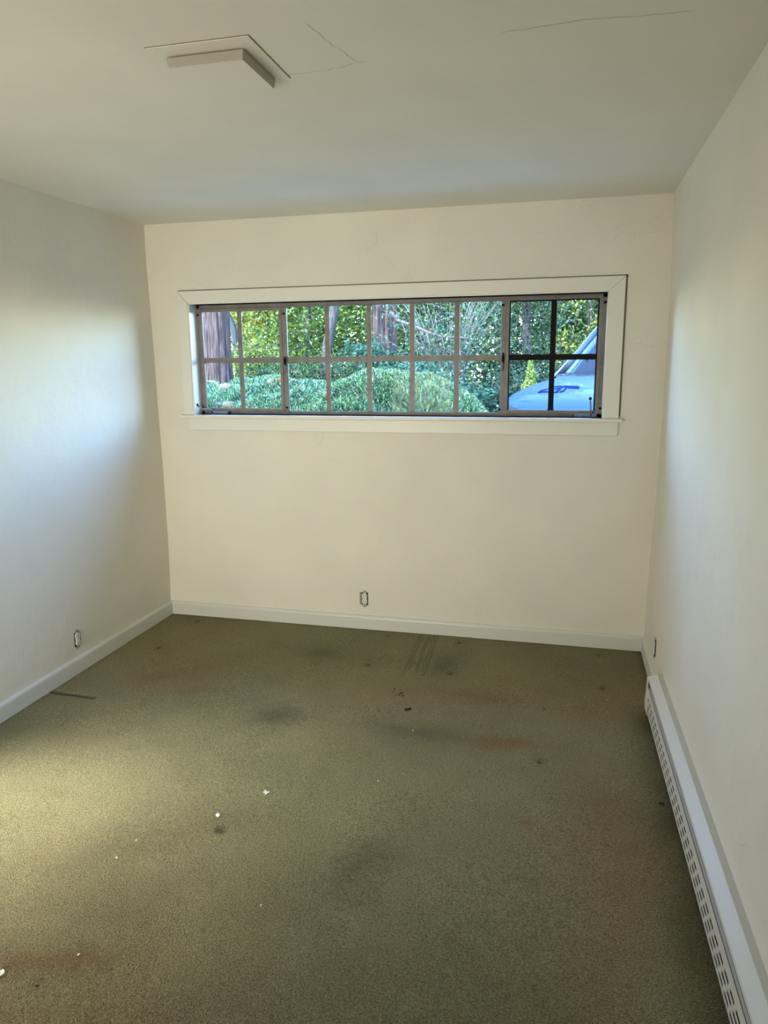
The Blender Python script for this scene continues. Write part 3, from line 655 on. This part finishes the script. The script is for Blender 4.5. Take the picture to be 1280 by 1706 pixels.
# --- ivy-clad tree and middle distance
tree('ivy_clad_tree', 'dark tree wrapped in blue-green ivy behind the upper left pane of the right casement', 1.92, 10.4, 4.6, [(1.88, 10.4, 2.0, .42, .4, 1.0), (1.9, 10.4, 3.2, .55, .5, .9), (1.95, 10.2, 1.2, .6, .5, .5)], DRK+TEA[:1]+DRK[:2], 6500, .085, trunk_r=.08, cat='tree', clr=.22)
tree('understory_shrub', 'dark leafy shrub low behind the juniper, left of the middle redwood', -.55, 9.0, 1.75, [(-.55, 9.0, 1.35, .75, .5, .33), (-1.2, 9.2, 1.3, .5, .4, .3)], GRN[:3]+DRK, 5200, .07, cat='shrub', trunk_r=.03, clr=.2)
tree('understory_shrub', 'yellow-green leafy shrub low beside the left redwood trunk', -1.75, 9.9, 1.9, [(-1.75, 9.9, 1.45, .5, .4, .4)], YEL+GRN[1:], 2600, .075, cat='shrub', trunk_r=.03, clr=.2)
tree('ivy_mound', 'teal ivy growing round the foot of the middle redwood', -.1, 10.1, 1.95, [(-.2, 10.0, 1.62, .42, .35, .26), (.3, 10.0, 1.45, .4, .35, .3), (-.1, 10.1, 1.2, .6, .4, .3)], TEA, 3600, .085, cat='ivy', trunk=False, clr=.14)
tree('ivy_mound', 'teal ivy bank behind the right flank of the juniper mound', 1.25, 8.2, 1.5, [(1.0, 8.2, 1.30, .35, .3, .22), (1.45, 8.1, 1.15, .35, .3, .28), (.75, 8.4, 1.42, .3, .25, .16)], TEA+TEA[:2]+DRK[2:3], 4600, .072, cat='ivy', trunk=False, clr=.14)
tree('ivy_mound', 'dark ivy shrub left of the car hood', 1.92, 8.5, 1.5, [(1.85, 8.5, .95, .28, .3, .55), (2.2, 8.9, 1.1, .4, .3, .45)], DRK+TEA[:2]+DRK, 4200, .07, cat='ivy', trunk=False, clr=.16)
# bare-twigged shrub (fourth fixed bay)
def twiggy(x, y, label):
    g = gz(x, y); root = tag(empty('twiggy_shrub', (x, y, g)), label, 'shrub'); c = MB(); rr = random.Random(4)
    tips = []
    for i in range(70):
        a = rr.uniform(0, 6.28); r0 = rr.uniform(0, .12); L = rr.uniform(.7, 1.9); lean = rr.uniform(.1, .65)
        p0 = Vector((r0*math.cos(a), r0*math.sin(a), 0)); p1 = p0+Vector((math.cos(a)*L*lean*.4, math.sin(a)*L*lean*.4, L*.55)); p2 = p0+Vector((math.cos(a)*L*lean, math.sin(a)*L*lean, L*rr.uniform(.75, 1)))
        c.tube([p0, p1, p2], [.006, .0045, .002], 5, smooth=False); tips += [p1, p2]
        for j in range(3):
            q = p1.lerp(p2, rr.random()); c.tube([q, q+Vector((rr.uniform(-.25, .25), rr.uniform(-.2, .2), rr.uniform(-.1, .25)))], [.004, .002], 4, smooth=False)
    c.build('stems', simple('pale_twigs', (.10, .098, .09), .9), root)
    t_ = np.array([tuple(t) for t in tips]); n = 3400; P = t_[rng.integers(0, len(t_), n)]+rng.normal(size=(n, 3))*.14
    leaves('foliage', P, rng.normal(size=P.shape)+np.array([0, -.4, .6]), rng.uniform(.03, .06, n), pal(TEA+GRN[:2]+[(.3, .36, .3)], n), m_leaf, root)
twiggy(1.02, 9.4, 'tangled grey-twigged shrub behind the last fixed bay of the window')
# slim grey trunks with their own names
def pole_tree(label, pts, r0, r1, mat=m_bark):
    x, y, z = pts[0]; g = gz(x, y); root = tag(empty('slim_tree', (x, y, g)), label, 'tree'); c = MB()
    P = [Vector(p)-Vector((x, y, g)) for p in pts]; P[0].z = -.1; n = len(P); c.tube(P, [r0+(r1-r0)*i/(n-1) for i in range(n)], 10); c.build('trunk', mat, root)
    tip = np.array(P[-1]); n = 900; Q = tip+rng.normal(size=(n, 3))*np.array([.25, .25, .35])
    leaves('foliage', Q, rng.normal(size=Q.shape)+np.array([0, 0, 1]), rng.uniform(.06, .11, n), pal(GRN+YEL[:2], n), m_leaf, root)
pole_tree('slim grey trunk just right of the left redwood', [(-2.10, 10, .9), (-2.16, 10, 1.7), (-2.22, 10, 2.15), (-2.42, 10, 2.6), (-2.5, 10, 3.6)], .055, .04, barkmat('blue_grey_bark', (.014, .017, .020), (.038, .045, .048)))
pole_tree('slim dark trunk leaning right behind the second fixed bay', [(-.92, 10, .9), (-.79, 10, 1.9), (-.70, 10, 2.25), (-.62, 10, 2.7), (-.5, 10, 4.0)], .075, .05)

# redwoods
def redwood(label, x, y, r, top, seed):
    g = gz(x, y); root = tag(empty('redwood_tree', (x, y, g)), label, 'tree')
    nz_, na = 160, 96; Zs = np.linspace(-.1, top, nz_); A = np.linspace(0, 2*np.pi, na+1)
    V = np.zeros((nz_, na+1, 3))
    for i, z in enumerate(Zs):
        R = r*(1+.35*math.exp(-z/.35)-.035*z)
        for j, a in enumerate(A):
            ja = 0 if j == na else j; aa = A[ja]
            q = noise.noise(Vector((math.cos(aa)*3.2+seed, math.sin(aa)*3.2, z*.45)))+.5*noise.noise(Vector((math.cos(aa)*9+seed, math.sin(aa)*9, z*1.1)))
            rr = R*(1+.16*q-.10*abs(math.sin(aa*8+2.5*noise.noise(Vector((z*.6, aa, seed)))))**3)
            V[i, j] = (rr*math.cos(aa), rr*math.sin(aa), z)
    grid_mesh('trunk', V.transpose(1, 0, 2), m_redwood, root)
    n = 2600; cz_ = np.array([0, 0, top]); P = cz_+rng.normal(size=(n, 3))*np.array([.32, .32, .5])
    leaves('foliage', P, rng.normal(size=P.shape)+np.array([0, 0, 1]), rng.uniform(.07, .13, n), pal(DRK+GRN[:1], n), m_leaf, root)
    return root
redwood('thick reddish-grey redwood trunk at the left end of the window', -1.745, 8.5, .168, 5.0, 1.0)
redwood('reddish-grey redwood trunk behind the middle of the window above ivy', -.20, 11.0, .185, 5.2, 7.0)
# low bare branch crossing to the right of the middle redwood
bo = tag(empty('bare_branch', (-.10, 10.9, 2.35)), 'bare grey branch reaching right from the middle redwood', 'branch'); c = MB()
off = Vector((-.10, 10.9, 2.35)); pts = [Vector(p)-off for p in [(-.10, 10.9, 2.36), (.25, 9.9, 2.22), (.443, 9, 2.136), (.62, 9, 2.07), (.802, 9, 1.994), (1.0, 9, 1.925), (1.186, 9, 1.916), (1.33, 9, 1.90)]]
c.tube(pts, [.03, .024, .02, .018, .016, .014, .012, .006], 8)
for p_, q_ in (((.62, 9, 2.07), (.70, 9, 1.75)), ((.802, 9, 1.994), (.86, 8.95, 1.72)), ((1.0, 9, 1.93), (1.02, 9, 1.65)), ((.85, 9, 1.98), (.93, 9, 2.18)), ((1.05, 9, 1.92), (1.14, 9, 2.1)), ((.5, 9, 2.11), (.56, 9, 1.85))):
    c.tube([Vector(p_)-off, (Vector(p_)+Vector(q_))/2-off+Vector((.02, 0, 0)), Vector(q_)-off], [.008, .006, .003], 5)
c.build('branch_wood', m_twig, bo)
# small conifer
def conifer(x, y, h, r, label):
    g = gz(x, y); root = tag(empty('young_conifer', (x, y, g)), label, 'conifer'); c = MB(); c.tube([(0, 0, -.05), (0, 0, h*.5), (0, 0, h)], [.03, .018, .004], 8); c.build('trunk', m_bark, root)
    n = 5200; t = rng.random(n)**.75; z = h*(1-.86*t); a = rng.uniform(0, 6.283, n); rad = r*t*rng.uniform(.35, 1.0, n)*(1+.22*np.sin(z*38)); P = np.stack([rad*np.cos(a), rad*np.sin(a), z-.15*rad], -1)
    N = np.stack([np.cos(a), np.sin(a), np.full(n, .9)], -1)+rng.normal(size=(n, 3))*.6
    leaves('foliage', P, N, rng.uniform(.03, .06, n), pal([(.34, .50, .12), (.22, .38, .12), (.44, .56, .16)], n), m_leaf, root, asp=.3)
conifer(2.13, 7.75, 1.31, .30, 'small yellow-green conifer rising behind the car hood')

# --- junipers: mounded surface plus dense upright sprigs
def juniper(label, blobs, n, cols, name='juniper_shrub', seed=1, loc=(0, 0, 0)):
    root = tag(empty(name, loc), label, 'shrub'); L = np.array(loc)
    ext = [min(b[0]-b[3] for b in blobs), max(b[0]+b[3] for b in blobs), min(b[1]-b[4] for b in blobs), max(b[1]+b[4] for b in blobs)]
    def top(X, Y):
        Zm = np.full_like(X, -9.0)
        for (x, y, z, rx, ry, rz) in blobs:
            q = 1-((X-x)/rx)**2-((Y-y)/ry)**2; Zm = np.maximum(Zm, np.where(q > 0, z+rz*np.sqrt(np.maximum(q, 0)), -9))
        return Zm+.035*(vnoise(X, Y, 6, seed)-.5)*2+.02*(vnoise(X, Y, 17, seed+3)-.5)
    def nrm(X, Y):
        e = .02; gx = (top(X+e, Y)-top(X-e, Y))/(2*e); gy = (top(X, Y+e)-top(X, Y-e))/(2*e); N = np.stack([-gx, -gy, np.ones_like(gx)], -1); N = np.clip(N, -6, 6); return N/np.linalg.norm(N, axis=-1, keepdims=True)
    xs = np.linspace(ext[0], ext[1], 90); ys = np.linspace(ext[2], ext[3], 70); X, Y = np.meshgrid(xs, ys, indexing='ij'); Zm = np.maximum(top(X, Y), ground_z(X, Y)-.15)-.035
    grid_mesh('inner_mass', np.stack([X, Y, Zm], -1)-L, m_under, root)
    X = rng.uniform(ext[0], ext[1], n*3); Y = rng.uniform(ext[2], ext[3], n*3); Z = top(X, Y); ok = Z > ground_z(X, Y)+.01; X, Y, Z = X[ok][:n], Y[ok][:n], Z[ok][:n]; n = len(X)
    N = nrm(X, Y); d = N*.8+rng.normal(size=(n, 3))*.55+np.array([0, -.15, .35]); d /= np.linalg.norm(d, axis=1, keepdims=True)
    ln = rng.uniform(.018, .042, n)[:, None]; P = np.stack([X, Y, Z], -1)-N*.02-L
    side = np.cross(d, rng.normal(size=(n, 3))); side /= np.linalg.norm(side, axis=1, keepdims=True); w = rng.uniform(.003, .0065, n)[:, None]
    v0 = P-side*w; v1 = P+side*w; v2 = P+d*ln+side*w*.5; v3 = P+d*ln-side*w*.5
    V = np.stack([v0, v1, v2, v3], 1).reshape(-1, 3); colr = pal(cols, n, .36)*1.35
    raw_mesh('sprigs', V, np.arange(4*n).reshape(n, 4), m_needle, root, False, np.repeat(colr, 4, axis=0))
    return root, top
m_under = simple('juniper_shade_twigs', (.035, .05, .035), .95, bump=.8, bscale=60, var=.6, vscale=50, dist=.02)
JG = [(.14, .32, .20), (.20, .42, .27), (.09, .24, .16), (.30, .48, .24), (.42, .50, .20), (.55, .42, .34), (.22, .42, .32)]
JB = [(.16, .28, .18), (.10, .22, .15), (.34, .30, .24), (.40, .36, .30), (.24, .30, .20), (.46, .36, .30)]
juniper('tall rounded green juniper mound behind the middle fixed panes', [(1.16, 5.62, .85, .90, .85, .70), (1.0, 5.05, .85, .85, .5, .52)], 60000, JG, seed=3, loc=(1.15, 5.6, .9))
jr, jtop = juniper('low spreading green juniper left of the rounded mound', [(-.1, 6.3, .85, 1.15, .8, .64), (-1.3, 6.5, .85, 1.0, .8, .66), (.35, 5.55, .80, .75, .6, .59), (-.5, 5.6, .75, .9, .6, .60)], 65000, JG+JB[:2], seed=5, loc=(-.3, 6.0, .9))
juniper('thin brownish juniper close to the window under the left casement', [(.05, 4.95, .72, .75, .42, .56), (.6, 4.85, .75, .5, .35, .52)], 24000, JB, seed=8, loc=(.1, 4.95, .9))
def fallen(x, y, z, s, col, rz, label, tilt):
    c = MB(); n = 14; vs = [(0, 0, 0)]
    for i in range(n):
        t = i*2*math.pi/n; rx = s*(.5 if i % 2 == 0 else .40); x_ = rx*math.cos(t); y_ = .62*rx*math.sin(t); vs.append((x_, y_, .25*s*((2*x_/s)**2)*.4+.02*s*math.sin(5*t)))
    vs2 = [(a, b, c_-.0015) for a, b, c_ in vs]
    fs = [(0, 1+i, 1+(i+1) % n) for i in range(n)]+[(n+1, n+2+(i+1) % n, n+2+i) for i in range(n)]+[(1+i, n+2+i, n+2+(i+1) % n, 1+(i+1) % n) for i in range(n)]
    c.add(vs+vs2, fs, True); c.tube([(s*.45, 0, .01*s), (s*.75, .05*s, .05*s)], [.0015, .001], 5)
    o = c.build('fallen_leaf', simple('dry_leaf', col, .7, var=.2, vscale=60)); o.location = (x, y, z); o.rotation_euler = (tilt, 0, rz); return tag(o, label, 'leaf')
fallen(-.04, 5.2, 1.455, .105, (.30, .21, .13), .2, 'large pale tan fallen leaf on the juniper under the lower left pane', .9)
fallen(.13, 4.88, 1.338, .095, (.26, .18, .08), .1, 'yellow-brown fallen leaf nearest the sill at the lower left pane', .8)
fallen(.284, 5.3, 1.490, .06, (.34, .15, .07), -.4, 'small orange fallen leaf left of the reddest one', .9)
fallen(.365, 5.3, 1.500, .07, (.36, .10, .03), .9, 'reddish-orange fallen leaf on top of the juniper, second pane', 1.1)
fallen(.340, 5.25, 1.462, .05, (.34, .14, .05), 2.0, 'orange leaf just under the reddish-orange leaf', .9)
fallen(.04, 4.90, 1.338, .06, (.22, .13, .09), 1.2, 'small brown fallen leaf left of the yellow-brown leaf by the sill', .8)
fallen(.80, 5.15, 1.40, .09, (.20, .19, .11), .2, 'olive-tan fallen leaf on the juniper in the first fixed bay', .9)

# ------------------------------------------------------------------ car
def paint():
    k = NT('silver_blue_paint'); b = k.b; b.inputs['Base Color'].default_value = (.017, .052, .135, 1); b.inputs['Metallic'].default_value = .0; b.inputs['Roughness'].default_value = .5; b.inputs['Specular IOR Level'].default_value = .3
    b.inputs['Coat Weight'].default_value = .25; b.inputs['Coat Roughness'].default_value = .04; return k.m
m_paint = paint(); m_rubber = simple('rubber', (.02, .02, .02), .7); m_seat = simple('cabin_grey', (.08, .10, .11), .8); m_navy = simple('navy_decal', (.004, .010, .05), .9, spec=.05)
m_cpillar = simple('grey_pillar', (.06, .09, .13), .4); m_green = simple('teal_paper', (.05, .34, .36), .6); m_pap = simple('pale_green_paper', (.26, .42, .30), .6); m_rim = simple('alloy', (.5, .5, .52), .3, metal=.9); m_lens = simple('headlamp_lens', (.75, .78, .8), .1, spec=.8)
CF = Vector((2.66, 6.20, .35)); bdir = Vector((.376, .927, 0)).normalized()
car = tag(empty('parked_car', CF, math.atan2(bdir.y, bdir.x)), 'silver-blue parked car with a navy bird emblem on its hood', 'car')
# car local: x = towards the rear, y = car right-to-left flipped (image right is -y), z up
US = [0, .04, .12, .25, .45, .7, .95, 1.18, 1.4, 2.2, 3.2, 4.0, 4.35, 4.5]
WH = [.62, .72, .80, .86, .89, .90, .905, .91, .91, .91, .91, .88, .82, .74]
ZT = [.87, .91, .955, 1.00, 1.045, 1.09, 1.12, 1.14, 1.12, 1.12, 1.14, 1.14, 1.05, .90]
ZB_ = [.34, .28, .24, .22, .22, .22, .22, .22, .22, .22, .22, .24, .28, .36]
def cw(u): return float(np.interp(u, US, WH))
def czt(u): return float(np.interp(u, US, ZT))
def hood_z(u, v):
    q = min(abs(v)/cw(u), 1.0); return czt(u)-.025*q**2-.60*max(q-.70, 0)**2
def section(u):
    w = cw(u); zt = czt(u); zb = float(np.interp(u, US, ZB_)); pts = []
    for q in np.linspace(0, 1, 15): pts.append((w*q, hood_z(u, w*q)))
    ze = pts[-1][1]
    for t in np.linspace(.12, 1, 8): pts.append((w*(1+.012*math.sin(t*3.14))-(.05*w if t > .95 else 0), ze+(zb-ze)*t))
    return pts
us = np.concatenate([np.linspace(0, .3, 12), np.linspace(.36, 1.18, 14), np.linspace(1.3, 4.2, 14), np.linspace(4.26, 4.5, 6)])
rows_ = []
for u in us:
    s_ = section(u); rows_.append([(u, -y, z) for y, z in s_[::-1]]+[(u, y, z) for y, z in s_[1:]])
P = np.array(rows_)
body = grid_mesh('body', P, m_paint, car)
bmx = bmesh.new(); bmx.from_mesh(body.data)
bmx.verts.ensure_lookup_table(); n_ = P.shape[1]
bmx.faces.new([bmx.verts[i] for i in range(n_)]); bmx.faces.new([bmx.verts[(len(us)-1)*n_+i] for i in range(n_-1, -1, -1)])
bmesh.ops.recalc_face_normals(bmx, faces=bmx.faces); bmx.to_mesh(body.data); bmx.free()
c = MB()   # hood shut lines
for sy in (1,):
    c.tube([(u, sy*(.70+.06*u), hood_z(u, .70+.06*u)-.001) for u in np.linspace(.1, 1.15, 12)], .003, 6)
c.build('hood_seam', m_rubber, car)
# cowl, windscreen, roof, glass
def sheet(name, quad, mat, nu=10, nv=10, bulge=0.0, axis=(0, 0, 1)):
    a, b, c_, d = [np.array(q, float) for q in quad]; s, t = np.meshgrid(np.linspace(0, 1, nu), np.linspace(0, 1, nv), indexing='ij'); s = s[..., None]; t = t[..., None]
    Pq = (a*(1-s)+b*s)*(1-t)+(d*(1-s)+c_*s)*t+np.array(axis)*bulge*4*s*(1-s); o = grid_mesh(name, Pq, mat, car); md = o.modifiers.new('solid', 'SOLIDIFY'); md.thickness = .006; return o
sheet('windscreen', [(1.12, -.77, 1.10), (1.12, .77, 1.10), (1.77, .57, 1.625), (1.77, -.57, 1.625)], m_cglass, bulge=.07, axis=(-1, 0, .3))
sheet('roof', [(1.76, -.57, 1.62), (1.76, .57, 1.62), (3.5, .55, 1.62), (3.5, -.55, 1.62)], m_paint, bulge=.06)
for sy in (-1, 1):
    sheet('side_window', [(1.28, sy*.83, 1.12), (3.9, sy*.83, 1.14), (3.45, sy*.58, 1.60), (1.82, sy*.58, 1.60)], m_cglass)
    c = MB(); c.tube([(1.10, sy*.78, 1.10), (1.44, sy*.675, 1.36), (1.76, sy*.575, 1.625), (2.2, sy*.575, 1.655), (3.4, sy*.56, 1.64), (3.95, sy*.78, 1.15)], [.012, .010, .011, .018, .03, .04], 8); c.build('pillar', m_cpillar, car)
    c = MB(); c.tube([(2.35, sy*.85, 1.12), (2.4, sy*.60, 1.62)], .028, 8); c.build('pillar', m_rubber, car)
    if sy < 0: c = MB(); c.tube([(1.42, sy*.92, 1.16), (1.42, sy*1.0, 1.19), (1.42, sy*1.10, 1.19)], [.05, .085, .06], 14); c.build('mirror', m_paint, car)
    for u in (.85, 3.55):
        c = MB(); c.tube([(u, sy*.70, .335), (u, sy*.72, .335), (u, sy*.915, .335), (u, sy*.93, .335)], [.31, .335, .335, .31], 28); w_ = c.build('wheel', m_rubber, car); c = MB(); c.tube([(u, sy*.925, .335), (u, sy*.94, .335)], [.22, .20], 20); c.build('rim', m_rim, w_)
    c = MB(); c.tube([(.10, sy*.52, .72), (.20, sy*.66, .76), (.34, sy*.80, .80)], [.05, .075, .04], 12); c.build('headlight', m_lens, car)
sheet('rear_window', [(3.5, -.55, 1.61), (3.5, .55, 1.61), (4.0, .72, 1.16), (4.0, -.72, 1.16)], m_cglass)
c = MB(); ol = [(-.012, v_) for v_ in np.linspace(0, .60, 10)]+[(float(np.interp(q, US, US))-.012, cw(q)+.010) for q in np.linspace(0.004, .62, 16)]
ol = [(u_q, -v_q) for u_q, v_q in ol[:0:-1]]+ol; n_ = len(ol)
def lip(v_q): return .83+.09*min(abs(v_q)/.86, 1)**3
c.add([(u_q, v_q, lip(v_q)) for u_q, v_q in ol]+[(u_q-.004, v_q*1.004, .40) for u_q, v_q in ol]+[(u_q+.04, v_q*.95, lip(v_q)) for u_q, v_q in ol]+[(u_q+.04, v_q*.95, .40) for u_q, v_q in ol],
   sum([[(i, i+1, n_+i+1, n_+i), (2*n_+i, 2*n_+i+1, i+1, i), (3*n_+i, 3*n_+i+1, n_+i+1, n_+i)] for i in range(n_-1)], []), True); c.build('bumper_cladding', m_rubber, car)
c = MB(); c.box((1.22, -.70, .9), (1.62, .70, 1.145)); c.build('dashboard', m_seat, car, bevel=.03)
c = MB(); c.box((2.1, -.7, .7), (2.5, -.12, 1.35)); c.box((2.1, .12, .7), (2.5, .7, 1.35)); c.box((3.1, -.7, .7), (3.4, .7, 1.3)); c.build('seats', m_seat, car, bevel=.06)
c = MB(); R_ = .18; cen = Vector((1.66, .52, 1.33)); pts = [cen+Vector((.25*R_*math.sin(t), R_*math.cos(t), R_*math.sin(t))) for t in np.linspace(0, 6.283, 26)]; c.tube(pts, .013, 8); c.tube([cen+Vector((0, -R_, 0)), cen, cen+Vector((0, R_, 0))], .012, 6); c.tube([cen, cen+Vector((-.2, 0, -.15))], .02, 6); c.build('steering_wheel', m_seat, car)
c = MB(); c.add([(1.30, .56, 1.150), (1.30, .20, 1.150), (1.46, .08, 1.20), (1.46, .46, 1.20)], [(0, 1, 2, 3)]); c.build('teal_paper', m_green, car)
c = MB(); c.add([(1.47, .56, 1.19), (1.47, .38, 1.19), (1.50, .42, 1.27), (1.50, .50, 1.27)], [(0, 1, 2, 3)]); c.build('pale_paper', m_pap, car)
c = MB()
for (a, b) in (((1.15, .66, 1.145), (1.20, .05, 1.165)), ((1.12, .0, 1.15), (1.19, -.60, 1.165))): c.tube([a, tuple((Vector(a)+Vector(b))/2+Vector((0, 0, .012))), b], .010, 6)
c.build('wiper', m_rubber, car)
c = MB(); c.box((1.10, -.74, 1.05), (1.20, .74, 1.128)); c.build('cowl', m_rubber, car, bevel=.01)
# emblem: flat navy strokes lying on the hood, drawn in hood coordinates (u back, v to the left)
def eb_(px, py):
    dx = (px-720)/6.4*.0057; du = -(py-1085)/6.4*.024; v = -.44+(dx-.376*du)/.927; return (.38+du, -v)
def stroke(c, pts, w):
    pts = [Vector(p) for p in pts]; fine = []
    for i in range(len(pts)-1):
        for t in range(5): fine.append(pts[i].lerp(pts[i+1], t/5))
    fine.append(pts[-1]); vs = []
    for i, p_ in enumerate(fine):
        t = (fine[min(i+1, len(fine)-1)]-fine[max(i-1, 0)]).normalized(); nrm_ = Vector((-t.y, t.x))*w*.5
        if i in (0, len(fine)-1): nrm_ *= .3
        for q in (p_-nrm_, p_, p_+nrm_):
            u, y = eb_(q.x, q.y); vs.append((u, y, hood_z(u, y)+.004))
    c.add(vs, sum([[(3*i, 3*i+1, 3*i+4, 3*i+3), (3*i+1, 3*i+2, 3*i+5, 3*i+4)] for i in range(len(fine)-1)], []))
c = MB()
stroke(c, [(800, 1058), (880, 1064), (962, 1068)], 26)
stroke(c, [(655, 1080), (700, 1062), (760, 1052), (815, 1060), (832, 1078), (812, 1096), (770, 1112)], 11)
stroke(c, [(560, 1112), (610, 1104), (660, 1106), (720, 1112), (765, 1108)], 9)
stroke(c, [(690, 1086), (735, 1078), (780, 1082), (760, 1094), (735, 1100)], 8)
stroke(c, [(560, 1112), (590, 1092), (655, 1080)], 8)
stroke(c, [(735, 1076), (765, 1070), (800, 1072)], 7)
c.build('bird_emblem', m_navy, car)
